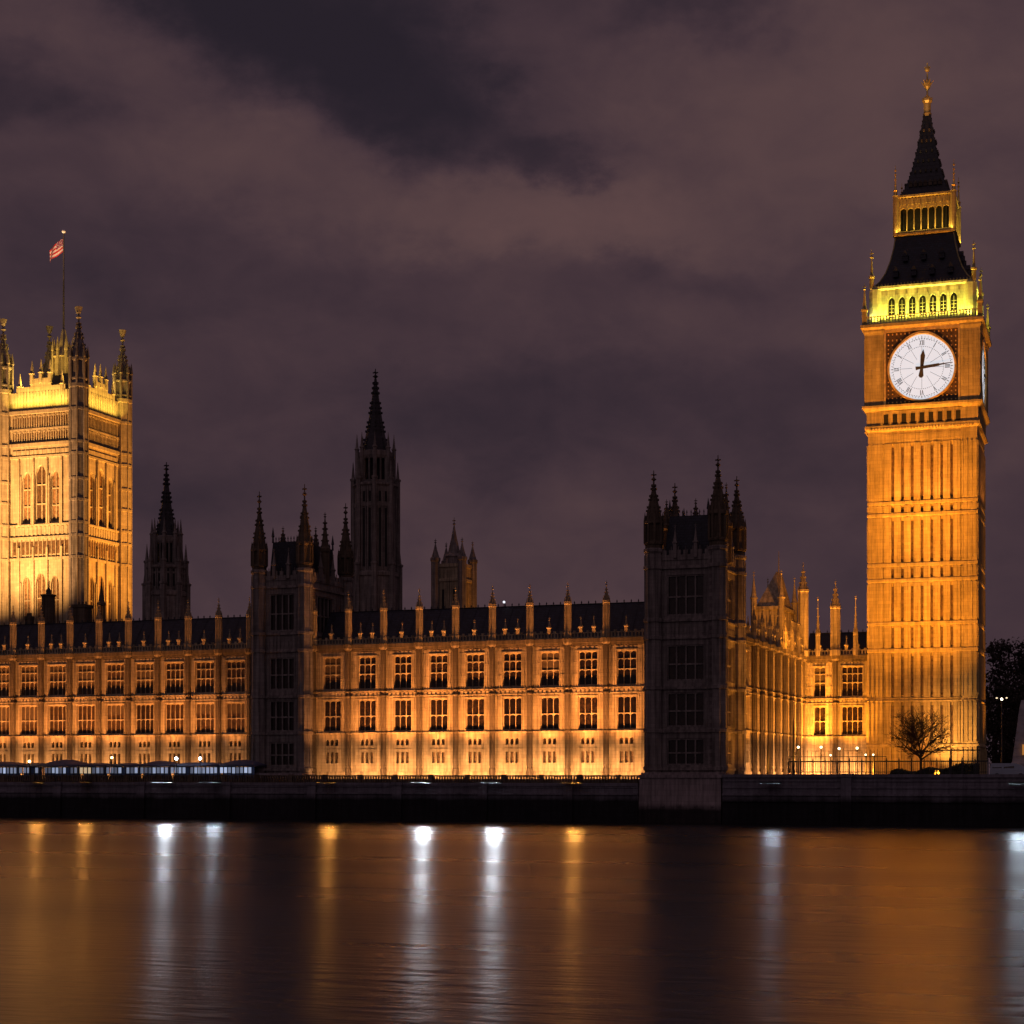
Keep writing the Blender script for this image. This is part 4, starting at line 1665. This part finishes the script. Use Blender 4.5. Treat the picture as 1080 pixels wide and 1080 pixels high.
# faintly lit abbey-like tower far off
YT = 345.0
xa, xb = px_x(459, YT), px_x(499, YT)
root = thing('distant_tower', 'small distant tower with four pinnacles over the middle range roof', 'tower', ((xa + xb) / 2, YT, G))
m = MB()
hw_ = (xb - xa) / 2 * .70
zt_ = px_z(478, 600, YT)
m.square(0, 0, [(hw_, G), (hw_, zt_ - 3), (hw_ * 1.08, zt_ - 2.8), (hw_ * 1.08, zt_ - 2.3), (hw_ * .97, zt_ - 2.2), (hw_ * .97, zt_), (hw_ * 1.05, zt_ + .1), (hw_ * 1.05, zt_ + .8)])
for a in (0, PI / 2, PI, -PI / 2):
    m.M = Matrix.Rotation(a, 4, 'Z') @ Matrix.Translation((0, -hw_, 0))
    for k in range(7):
        m.box((k - 3) * hw_ * .27 - .12, (k - 3) * hw_ * .27 + .12, -.16, .02, zt_ - 14, zt_ - 3)
m.M = None
m.build('wall', STONE, root)
m = MB()
for a in (0, PI / 2):
    m.M = Matrix.Rotation(a, 4, 'Z') @ Matrix.Translation((0, -hw_, 0))
    for s in (-1, 1):
        m.box(s * hw_ * .4 - .5, s * hw_ * .4 + .5, -.04, 0, zt_ - 10, zt_ - 4.5)
m.M = None
m.build('louvre', LOUVRE, root)
for sx, sy, e in ((-1, -1, 0), (1, -1, 0), (1, 1, 1), (-1, 1, 1)):
    m = MB()
    cx_, cy_ = sx * hw_, sy * hw_
    m.lathe(cx_, cy_, [(.9, G), (.9, zt_ + 1.2), (1.05, zt_ + 1.5), (1.05, zt_ + 2.0), (.8, zt_ + 2.2), (.4, zt_ + 3.6), (.08, zt_ + 5.0)])
    finial(m, cx_, cy_, zt_ + 4.8, 1.2, .3)
    m.build('corner_turret', STONE_G, root)
m = MB()
m.lathe(0, 0, [(1.7, zt_), (1.7, zt_ + 2.2), (1.95, zt_ + 2.5), (1.3, zt_ + 3.2), (.6, zt_ + 6.3), (.1, zt_ + 9.0)], 8)
finial(m, 0, 0, zt_ + 8.6, 2.0, .35)
m.build('spire', STONE_G, root)
spot((xb + 14, YT - 5, 22), (xb, YT + hw_, 48), 16000, 26, AMBER)

# gabled hall rising behind the return wing
YH = 237.0
hx0, hx1 = px_x(795, YH), px_x(824, YH)
root = thing('gabled_hall', 'small floodlit gabled tower over the side wing, left of two tall pinnacles', 'building', (hx0, YH, G))
wH, dH = hx1 - hx0, 9.0
ze, zg = px_z(810, 643, YH), px_z(810, 611, YH)
m = MB()
m.box(0, wH, 0, dH, G, ze)
for k in range(7):
    x = wH * (k + .5) / 7
    m.box(x - .07, x + .07, -.12, .02, ze - 7, ze - .8)
m.box(-.2, wH + .2, -.2, dH + .2, ze, ze + .45)
m.build('wall', STONE, root)
m = MB()
m.add([(0.2, .2, ze + .4), (wH - .2, .2, ze + .4), (wH - .2, dH - .2, ze + .4), (.2, dH - .2, ze + .4), (wH * .62, dH * .4, zg + 1.4), (wH * .72, dH * .6, zg + 1.4)],
      [(0, 1, 4), (1, 2, 5, 4), (2, 3, 5), (3, 0, 4, 5)])
m.lathe(wH * .66, dH * .5, [(.1, zg + 1.2), (.03, zg + 4.2)], 5)
m.build('roof', STONE, root)
pm = MB()
pm.lathe(0, 0, [(.42, ze - 6), (.42, ze + 1.4), (.56, ze + 1.6), (.36, ze + 1.9), (.03, ze + 4.6)], 8)
finial(pm, 0, 0, ze + 4.4, .9, .16)
pme = pm.mesh('pinnacle', STONE, G)
for x, y in ((.0, 0), (wH, 0), (wH, dH), (0, dH)):
    inst(pme, 'pinnacle', root, (x, y, G))
m = MB()
xe = px_x(846, 246) - hx0
zq = px_z(840, 659, 244)
m.add([(wH - .6, 5, ze - .6), (wH - .6, 8, ze - .6), (xe, 11, zq), (xe, 8, zq), (wH - .6, 5, 20), (wH - .6, 8, 20), (xe, 11, 20), (xe, 8, 20)], [(0, 1, 2, 3), (0, 3, 7, 4), (1, 5, 6, 2), (3, 2, 6, 7)])
m.build('lean_to_roof', STONE, root)
spot((hx1 + 6, YH - 8, 22.5), (hx0 + 2, YH, ze), 6500, 50, AMBER)
spot((px_x(870, 240), 238, 22), (px_x(862, YN), YN, 29), 900, 60, AMBER)

# chimneys and vents on the long roof, dark against the square tower
cg = 'chimneys and vents on the long roof'
for px, top, wd, kind, lab in ((51, 612, 1.3, 0, 'square dark chimney with a spike, nearest the left edge'), (87, 638, 1.9, 1, 'broad low dark chimney block on the long roof'),
                               (107, 608, 1.0, 2, 'slender openwork vent turret against the square tower'), (31, 650, .9, 1, 'small low chimney at the foot of the square tower')):
    Yc = 213.0
    x = px_x(px, Yc)
    zt = px_z(px, top, Yc)
    t = thing('chimney' if kind != 2 else 'roof_vent', lab, 'chimney' if kind != 2 else 'vent', (x, Yc, 25.8), 0, cg)
    m = MB()
    if kind == 0:
        zb_ = px_z(px, 627, Yc)
        m.square(0, 0, [(wd / 2, 25.5), (wd / 2, zb_ - .3), (wd * .6, zb_ - .2), (wd * .6, zb_)])
        m.build('stack', STONE_D, t)
        m = MB()
        m.lathe(0, 0, [(.35, zb_), (.35, zb_ + .6), (.1, zb_ + .9), (.04, zt)], 6)
        m.build('cowl', IRON, t)
    elif kind == 1:
        m.square(0, 0, [(wd / 2, 25.5), (wd / 2, zt - .5), (wd * .56, zt - .4), (wd * .56, zt)])
        m.build('stack', STONE_D, t)
        m = MB()
        for k in (-1, 0, 1):
            m.lathe(k * wd * .3, 0, [(.14, zt), (.12, zt + .45)], 8)
        m.build('chimney_pot', STONE_D, t)
    else:
        m.lathe(0, 0, [(.55, 25.5), (.55, zt - 6.2), (.68, zt - 6.1), (.68, zt - 5.9)], 8)
        for i in range(8):
            a = PI / 8 + PI / 4 * i
            m.box(.42 * math.cos(a) - .05, .42 * math.cos(a) + .05, .42 * math.sin(a) - .05, .42 * math.sin(a) + .05, zt - 5.9, zt - 4.0)
        m.lathe(0, 0, [(.6, zt - 4.0), (.6, zt - 3.7), (.42, zt - 3.4), (.12, zt - 1.4), (.03, zt)], 8)
        m.build('turret', STONE_D, t)

# a lit rooflight on the middle range roof
x = px_x(531, 209.2)
t = thing('roof_lamp', 'small white lamp lit on the middle range roof', 'lamp', (x, 209.4, 26.3))
m = MB()
m.tube((0, 0, 26.2), (0, 0, 26.75), .05, .05, 6)
m.build('post', IRON, t)
m = MB()
m.ball((0, 0, 26.9), .16, 8, 6)
m.build('bulb', glow('roof_bulb', (.85, .88, 1), 1.2), t)

# ------------------------------------------------------------------ river walls
YW = 196.0


def river_wall(name, label, x0, x1, top, piers, rail=None, bands=()):
    root = thing(name, label, 'wall', (x0, YW, 0))
    L = x1 - x0
    m = MB()
    m.add([(0, -.35, -2), (L, -.35, -2), (L, .9, -2), (0, .9, -2), (0, 0, top - .35), (L, 0, top - .35), (L, .9, top - .35), (0, .9, top - .35)],
          [(0, 1, 5, 4), (1, 2, 6, 5), (2, 3, 7, 6), (3, 0, 4, 7), (4, 5, 6, 7)])
    for z0, z1, p in bands:
        m.box(0, L, -p, .1, z0, z1)
    m.build('wall_face', WALLST, root)
    m = MB()
    m.box(0, L, -.22, .95, top - .35, top)
    m.build('coping', WALLST, root)
    pm = MB()
    pm.add([(-.62, -.75, -2), (.62, -.75, -2), (.62, .5, -2), (-.62, .5, -2), (-.55, -.42, top - .3), (.55, -.42, top - .3), (.55, .5, top - .3), (-.55, .5, top - .3)],
           [(0, 1, 5, 4), (1, 2, 6, 5), (2, 3, 7, 6), (3, 0, 4, 7), (4, 5, 6, 7)])
    pm.box(-.68, .68, -.55, .6, top - .3, top + .06)
    pme = pm.mesh('pier', WALLST)
    for x in piers:
        inst(pme, 'pier', root, (x - x0, 0, 0))
    if rail:
        m = MB()
        m.box(0, L, .12, .42, rail - .16, rail)
        m.box(0, L, .15, .40, top, top + .1)
        n = int(L / .34)
        for k in range(n):
            x = (k + .5) * L / n
            m.box(x - .085, x + .085, .18, .36, top + .1, rail - .16)
        k = 0
        while k * 4.6 < L:
            m.box(k * 4.6 - .25, k * 4.6 + .25, .08, .46, top, rail + .08)
            k += 1
        m.build('balustrade', STONE_D, root)
    return root


river_wall('river_wall', 'long dark river wall with balustrade under the marquees and middle range', -330, tr0 - .1, 4.55, [px_x(p, YW) for p in (62, 150, 240, 330, 420, 510, 600)], 5.45, ((4.0, 4.2, .12), (3.2, 3.4, .26)))
river_wall('river_wall', 'dark banded river wall with one pier in front of the clock tower', tr1 + .25, 60, 5.55, [px_x(p, YW) for p in (893,)], None, ((4.75, 4.95, .14), (4.0, 4.2, .18), (3.2, 3.42, .30), (2.5, 2.65, .3)))

# ------------------------------------------------------------------ marquees on the terrace
mg = 'navy marquees along the river terrace'
spans = [(-24, 18, 1.5, 'marquee cut by the left edge of the view'), (19, 41, .9, 'low plain marquee beside the amber lamp at far left'), (42, 82, 2.3, 'marquee with a high domed hump, second dome from the left'),
         (83, 110, .8, 'low marquee with warm-lit panels under the fifth bay'), (111, 146, .7, 'flat-topped marquee beside the tall amber lamp'), (147, 178, 1.7, 'marquee with a rounded top just left of the white lamps'),
         (179, 230, 1.0, 'long brightly lit marquee under the pair of white lamps'), (231, 266, 2.0, 'dome-topped marquee touching the narrow dark tower')]
rnd = random.Random(5)
for k, (p0, p1, hump, lab) in enumerate(spans):
    Ym = 199.2
    x0, x1 = px_x(p0, Ym), px_x(p1, Ym)
    L = x1 - x0 - .12
    t = thing('marquee', 'navy ' + lab, 'marquee', (x0, Ym, G), 0, mg)
    m = MB()
    nx, ny = 16, 6
    D = 4.0
    vs = []
    for i in range(nx + 1):
        for j in range(ny + 1):
            u, v = i / nx, j / ny
            hgt = hump * .30 * (math.sin(PI * u) ** .55) * (math.sin(PI * v) ** .6) if 0 < u < 1 and 0 < v < 1 else 0
            vs.append((u * L, v * D, 6.62 + .18 + hgt))
    fs = [(i * (ny + 1) + j, (i + 1) * (ny + 1) + j, (i + 1) * (ny + 1) + j + 1, i * (ny + 1) + j + 1) for i in range(nx) for j in range(ny)]
    m.add(vs, fs)
    m.box(0, L, -.04, .02, 6.52, 6.8)
    m.box(L - .03, L + .03, .02, D, 6.52, 6.8)
    m.box(-.03, .03, .02, D, 6.52, 6.8)
    m.build('roof', NAVY, t, True)
    m = MB()
    n = max(3, int(L / .55))
    for i in range(n + 1):
        x = L * i / n
        wv = .03 if i % 3 else .06
        m.box(x - wv, x + wv, .04, .14, G, 6.52)
    for z in (5.05, 5.62, 6.44):
        m.box(0, L, .05, .12, z, z + .06)
    m.build('frame', IRON, t)
    for i in range(n):
        if rnd.random() < .08:
            continue
        x = L * i / n
        q = MB()
        q.box(x + .04, x + L / n - .04, .20, .23, 5.66 + .08 * rnd.random(), 6.44)
        e = rnd.choice((.10, .2, .32, .5)) * (1.5 if k in (0, 6, 7) else 1)
        key = 'lit_panel_%d' % int(e * 100)
        mm = MAT.get(key) or glow(key, (.50, .60, .86), e)
        if k == 3 and i < 3:
            mm = MAT.get('warm_panel') or glow('warm_panel', (.95, .72, .45), .5)
        q.build('lit_panel', mm, t)
    m = MB()
    m.box(.1, L - .1, 1.0, 1.05, G, 6.5)
    m.build('back_panel', NAVY, t)


# ------------------------------------------------------------------ lamps
def lamp(name, label, px, py, Y, r, mat, group, zb=G, lantern=False):
    x, z = px_x(px, Y), px_z(px, py, Y)
    t = thing(name, label, 'lamp', (x, Y, zb), 0, group)
    m = MB()
    m.lathe(0, 0, [(.16, zb), (.16, zb + .4), (.07, zb + .5), (.05, z - r - .1), (.1, z - r)], 8)
    m.build('post', IRON, t)
    m = MB()
    m.ball((0, 0, z), r, 10, 8)
    m.build('globe', mat, t, True)
    m = MB()
    m.lathe(0, 0, [(r * .5, z + r * .9), (r * .3, z + r * 1.15), (.02, z + r * 1.5)], 8)
    m.build('cap', IRON, t)
    return t


tg = 'lamps on the river terrace'
lamp('terrace_lamp', 'amber globe lamp glowing over the second marquee from the left edge', 31, 803, 198.6, .17, BULB_O, tg)
lamp('terrace_lamp', 'amber globe lamp glowing between the low marquees mid-wing', 118, 799, 198.6, .15, BULB_O, tg)
lamp('terrace_lamp', 'white globe lamp, left one of the close pair over the long marquee', 186, 800, 198.6, .19, BULB_W, tg)
lamp('terrace_lamp', 'white globe lamp, right one of the close pair over the long marquee', 211, 800, 198.6, .19, BULB_W, tg)
yg = 'globe lamps in the yard by the clock tower'
for px, py, lab in ((842, 788, 'globe lamp beside the thin mast at the foot of the side wing'), (866, 788, 'high globe lamp under the narrow three-light window'), (885, 789.5, 'high globe lamp between the two wing windows'),
                    (904, 789, 'high globe lamp under the wide four-light window'), (876, 796.5, 'lower globe lamp between the high ones'), (913, 796, 'small low globe lamp, left of a pair near the clock tower'),
                    (921, 796, 'small low globe lamp, right of a pair beside the clock tower')):
    lamp('yard_lamp', lab, px, py, 226.0, .16 if py < 792 else .12, BULB_G, yg)


def streak_lamp(label, px, mat, z=4.58):
    """a light added for a streak on the water; its long visor is shaped to hide the lens"""
    x = px_x(px, YW)
    t = thing('streak_light', label, 'lamp', (x, YW - .2, z), 0, 'added visored lights for the water streaks')
    m = MB()
    m.box(-.05, .05, -.5, .3, z + .16, z + .22)
    m.box(-.90, .90, -2.45, -.42, z + .12, z + .16)
    m.box(-.94, -.90, -2.45, -.42, z - .02, z + .16)
    m.box(.90, .94, -2.45, -.42, z - .02, z + .16)
    m.box(-.94, .94, -2.49, -2.45, z - .012, z + .16)
    m.box(-.94, .94, -.495, -.38, z - .05, z + .16)
    m.box(-.94, .94, -.88, -.495, z - .06, z - .05)
    m.build('visor', IRON, t)  # added visor: its lip hides the lens, its floor plate cuts steep rays
    m = MB()
    m.add([(-.80, -.50, z), (.80, -.50, z), (.80, -.50, z + .06), (-.80, -.50, z + .06)], [(0, 1, 2, 3)])
    m.build('lens', mat, t)


RIV_W = glow('streak_lamp_white', (.80, .89, 1.0), 1700)
RIV_V = glow('streak_lamp_dim_white', (.70, .85, 1.0), 460)
RIV_D = glow('streak_lamp_faint_white', (.62, .78, 1.0), 200)
RIV_A = glow('streak_lamp_amber', (1.0, .40, .07), 620)
for px, mt, lab in ((178, RIV_W, 'added white streak lamp, left one under the long lit marquee'), (229, RIV_V, 'added white streak lamp under the marquee next to the narrow tower'),
                    (449, RIV_W, 'added white streak lamp below the third bay of the middle range'), (524, RIV_W, 'added white streak lamp below the fifth bay of the middle range'),
                    (93, RIV_A, 'added amber streak lamp under the high-domed marquee'), (43, RIV_A, 'added amber streak lamp nearest the left edge'),
                    (350, RIV_A, 'added amber streak lamp just right of the narrow tower'), (608, RIV_A, 'added amber streak lamp below the seventh bay'),
                    (816, RIV_D, 'added white streak lamp just right of the broad dark tower'), (1076, RIV_V, 'added white streak lamp at the right edge')):
    streak_lamp(lab, px, mt)

# ------------------------------------------------------------------ the yard by the clock tower: railing, masts, hedge, tree
YR = 198.5
xa, xb = px_x(832, YR), px_x(1042, YR)
t = thing('railing', 'long dark iron railing on the river wall before the clock tower', 'railing', (xa, YR, 5.0))
L = xb - xa
for z in (6.88, 5.75):
    m = MB()
    m.box(0, L, -.05, .05, z, z + (.14 if z > 6 else .07))
    m.build('rail', IRON, t)
pm = MB()
pm.box(-.06, .06, -.06, .06, 5.0, 7.05)
pm.lathe(0, 0, [(.1, 7.05), (.02, 7.4)], 4)
pme = pm.mesh('post', IRON, 5.0)
n = 16
for k in range(n + 1):
    inst(pme, 'post', t, (L * k / n, 0, 5.0))
m = MB()
k = 0
rnd = random.Random(9)
while k * .21 < L:
    m.box(k * .21 - .016, k * .21 + .016, -.016, .016, 5.05, 6.88)
    k += 1
m.build('bars', IRON, t)
xa2, xb2 = px_x(926, 201), px_x(1034, 201)
t = thing('railing', 'taller plain two-post railing at the clock tower foot', 'railing', (xa2, 201, 5.0))
m = MB()
m.box(px_x(985, 201) - xa2, xb2 - xa2, -.04, .04, 8.1, 8.24)
m.build('rail', IRON, t)
for p in (1003, 1031):
    m = MB()
    x = px_x(p, 201) - xa2
    m.box(x - .09, x + .09, -.09, .09, 5.0, 8.35 + (.3 if p > 1010 else 0))
    m.build('post', IRON, t)
# taller spiked fence panels round the lamps
xf0, xf1 = px_x(831, 214), px_x(935, 214)
t = thing('spiked_fence', 'tall spiked iron fence round the yard lamps', 'fence', (xf0, 214, 5.0))
m = MB()
rnd = random.Random(12)
x = 0
while x < xf1 - xf0:
    h = 8.0 + rnd.random() * .5
    m.box(x - .022, x + .022, -.02, .02, 5, h)
    m.lathe(x, 0, [(.05, h), (.005, h + .25)], 4)
    x += .34 + rnd.random() * .25
m.build('bars', IRON, t)
m = MB()
m.box(0, xf1 - xf0, -.03, .03, 7.6, 7.68)
m.build('rail', IRON, t)
for px, py, Y, lab in ((837, 757, 205, 'tapering dark mast at the foot of the side wing'), (809.5, 783, 203, 'thin dark post close to the broad dark tower')):
    x, z = px_x(px, Y), px_z(px, py, Y)
    t = thing('mast', lab, 'post', (x, Y, 5.0))
    m = MB()
    m.lathe(0, 0, [(.16, 5), (.16, 5.6), (.10, 5.8), (.11, z - 1.6), (.06, z - .4), (.02, z)], 8)
    m.build('pole', IRON, t)
    m = MB()
    m.lathe(0, 0, [(.3, 5), (.3, 5.2), (.2, 5.3)], 8)
    m.build('base', IRON, t)

# hedge
xh0, xh1 = px_x(940, 224), px_x(1032, 224)
rnd = random.Random(4)
m = MB()
for k in range(2600):
    x = rnd.random() * (xh1 - xh0)
    hmax = .9 + 1.1 * (x / (xh1 - xh0)) ** 2 + .2 * math.sin(x * 1.7)
    z = 5 + hmax * rnd.random() ** .6
    y = (rnd.random() - .5) * 1.4
    s = .10 + .10 * rnd.random()
    a, b = rnd.random() * PI, rnd.random() * PI
    u = Vector((math.cos(a), math.sin(a), math.sin(b) * .7)) * s
    v = Vector((-math.sin(a) * .5, math.cos(a) * .5, math.cos(b))) * s
    c = Vector((x, y, z))
    m.add([tuple(c - u - v), tuple(c + u - v), tuple(c + u + v), tuple(c - u + v)], [(0, 1, 2, 3)])
o = m.build('hedge', LEAFD)
o.location = (xh0, 224, 0)
tag(o, 'low dark hedge along the foot of the clock tower', 'hedge')


def branch(mb, p, d, L, r, depth, rnd, up, twig=None):
    segs = 3
    q = p
    for s in range(segs):
        d = (d + Vector((rnd.uniform(-.22, .22), rnd.uniform(-.22, .22), rnd.uniform(-.14, .14) + up * .10))).normalized()
        e = q + d * (L / segs)
        mb.tube(q, e, max(.013, r * (1 - .28 * s / segs)), max(.012, r * (1 - .28 * (s + 1) / segs)), 5 if r > .04 else 3)
        if depth > 0 and (s > 0 or depth < 4):
            k = 1 if s < segs - 1 else 2
            for _ in range(k):
                a = rnd.uniform(0, 2 * PI)
                side = Vector((math.cos(a), math.sin(a), rnd.uniform(-.25, .55)))
                nd = (d * .62 + side * .85).normalized()
                branch(mb, e, nd, L * rnd.uniform(.60, .80), r * .56, depth - 1, rnd, up, twig)
        q = e


xt = px_x(971, 213)
t = thing('bare_tree', 'small bare spreading tree silhouetted before the clock tower', 'tree', (xt, 213, 5.0))
rnd = random.Random(34)
m = MB()
m.tube((0, 0, 5.0), (.05, 0, 6.2), .26, .20, 8)
m.tube((.05, 0, 6.2), (.0, 0, 7.6), .20, .17, 8)
m.build('trunk', BARK, t)
m = MB()
for k in range(10):
    a = 2 * PI * k * .382 + rnd.uniform(-.2, .2)
    e = rnd.uniform(.05, .65)
    branch(m, Vector((0, 0, 6.9 + .09 * k)), Vector((math.cos(a), math.sin(a), e)).normalized(), 2.5, .095, 4, rnd, .10)
for k in range(3):
    a = 2 * PI * k / 3
    branch(m, Vector((0, 0, 7.6)), Vector((math.cos(a) * .5, math.sin(a) * .5, 1)).normalized(), 2.3, .10, 4, rnd, .12)
m.build('crown', BARK, t)
t.scale = (.74, .74, 1.16)


def big_tree(px, Y, top, w, label, seed):
    x, zt = px_x(px, Y), px_z(px, top, Y)
    t = thing('plane_tree', label, 'tree', (x, Y, 5.0), 0, 'dark trees beyond the clock tower')
    rnd = random.Random(seed)
    m = MB()
    m.tube((0, 0, 5), (0, 0, 12), .6, .42, 8)
    for k in range(6):
        a = 2 * PI * k / 6
        m.tube((0, 0, 11 + k * .3), (math.cos(a) * w * .3, math.sin(a) * w * .3, 11 + (zt - 11) * .55), .25, .1, 5)
    m.build('trunk', BARK, t)
    m = MB()
    cl = []
    for k in range(46):
        a, rr = rnd.random() * 2 * PI, rnd.random() ** .5
        z = rnd.random()
        env = math.sin(PI * (z * .80 + .16)) ** .6
        cl.append((math.cos(a) * rr * w * .5 * env, math.sin(a) * rr * w * .5 * env, 7.5 + (zt - 8.3) * z, rnd.uniform(1.0, 2.1)))
    for cx, cy, cz, cr in cl:
        for j in range(75):
            g = Vector((rnd.gauss(0, .5), rnd.gauss(0, .5), rnd.gauss(0, .38))) * cr
            c = Vector((cx, cy, cz)) + g
            if c.z > zt:
                continue
            s = rnd.uniform(.14, .34)
            u = Vector((rnd.gauss(0, 1), rnd.gauss(0, 1), rnd.gauss(0, 1))).normalized() * s
            v = u.cross(Vector((rnd.gauss(0, 1), rnd.gauss(0, 1), rnd.gauss(0, 1)))).normalized() * s * .7
            m.add([tuple(c - u), tuple(c + v), tuple(c + u), tuple(c - v)], [(0, 1, 2, 3)])
    m.build('crown', TWIGS, t)


big_tree(1049, 318, 673, 11, 'dark bushy tree touching the edge of the clock tower', 1)
big_tree(1066, 322, 671, 12, 'dark bushy tree behind the street lamp', 2)
big_tree(1084, 318, 675, 12, 'dark bushy tree at the right edge of the view', 3)
big_tree(1057, 300, 722, 12, 'lower dark tree in front, left of the street lamp post', 4)
big_tree(1078, 302, 716, 12, 'lower dark tree above the sloping pale pier', 5)

# street lamp
Yl = 240.0
x, z = px_x(1056.5, Yl), px_z(1056.5, 737, Yl)
t = thing('street_lamp', 'tall street lamp with spread lit arms before the dark trees', 'street lamp', (x, Yl, 5.0))
m = MB()
m.lathe(0, 0, [(.2, 5), (.2, 6), (.11, 6.2), (.07, z)], 8)
m.build('post', plain('lamp_post_grey', (.06, .05, .045), .5), t)
m = MB()
m.tube((0, 0, z - .1), (-.75, 0, z + .12), .05, .04, 6)
m.tube((0, 0, z - .1), (.75, 0, z + .12), .05, .04, 6)
m.build('arm', IRON, t)
for s in (-1, 1):
    m = MB()
    m.lathe(s * .62, 0, [(.06, z + .02), (.14, z + .08), (.14, z + .14), (.03, z + .2)], 8)
    m.build('lantern', glow('street_lantern_%s' % ('a' if s < 0 else 'b'), (1, .80, .50), 1.3), t)
m = MB()
m.ball((0, 0, z - .05), .17, 8, 6)
m.build('globe', glow('street_globe', (1, .85, .6), 6), t)

# sloping pier at the right edge
Yp = 216.0
x0 = px_x(1066, Yp)
zt = px_z(1074, 738, Yp)
t = thing('stone_pier', 'pale sloping stone pier cut by the right edge', 'pier', (x0, Yp, 5.0))
m = MB()
m.lathe(3.3, 3.3, [(3.3 * 1.414, 5), (3.3 * 1.414, 6.8), (3.15 * 1.414, 7.0), (2.4 * 1.414, zt - 1.0), (2.2 * 1.414, zt)], 4, PI / 4)
for k in range(6):
    z_ = 7.6 + k * .95
    h_ = 3.15 - (z_ - 7) * (.75 / (zt - 8)) + .03
    m.lathe(3.3, 3.3, [(h_ * 1.414, z_), (h_ * 1.414, z_ + .06)], 4, PI / 4)
m.build('shaft', PALE, t)
m = MB()
m.box(1.3, 1.9, -.16, .2, 7.8, 9.0)
m.build('amber_patch', glow('amber_glow_patch', (1, .42, .08), .35), t)  # glowing box stands in for an amber-lit patch of the pier

# a van whose roof shows over the wall
Yv = 203.0
x0 = px_x(1043.5, Yv)
t = thing('parked_van', 'pale blue van parked behind the river wall beside the clock tower', 'van', (x0, Yv, 5.0), R(0))
m = MB()
m.add([(0, 0, 5.25), (4.2, 0, 5.25), (4.2, 1.7, 5.25), (0, 1.7, 5.25), (0.05, .06, 6.1), (4.15, .06, 6.0), (4.15, 1.64, 6.0), (.05, 1.64, 6.1), (.15, .18, 6.75), (2.9, .18, 6.75), (2.9, 1.52, 6.75), (.15, 1.52, 6.75)],
      [(0, 1, 5, 4), (1, 2, 6, 5), (2, 3, 7, 6), (3, 0, 4, 7), (4, 5, 9, 8), (5, 6, 10, 9), (6, 7, 11, 10), (7, 4, 8, 11), (8, 9, 10, 11), (0, 3, 2, 1)])
m.build('body', VANP, t)
for a, b in ((.3, 1.3), (1.5, 2.6)):
    m = MB()
    m.add([(a, .075, 6.2), (b, .075, 6.2), (b, .165, 6.62), (a, .165, 6.62)], [(0, 1, 2, 3)])
    m.build('window', GLASS, t)
for x_ in (.8, 3.3):
    m = MB()
    m.tube((x_, -.03, 5.33), (x_, .2, 5.33), .33, .33, 14)
    m.build('wheel', TYRE, t)
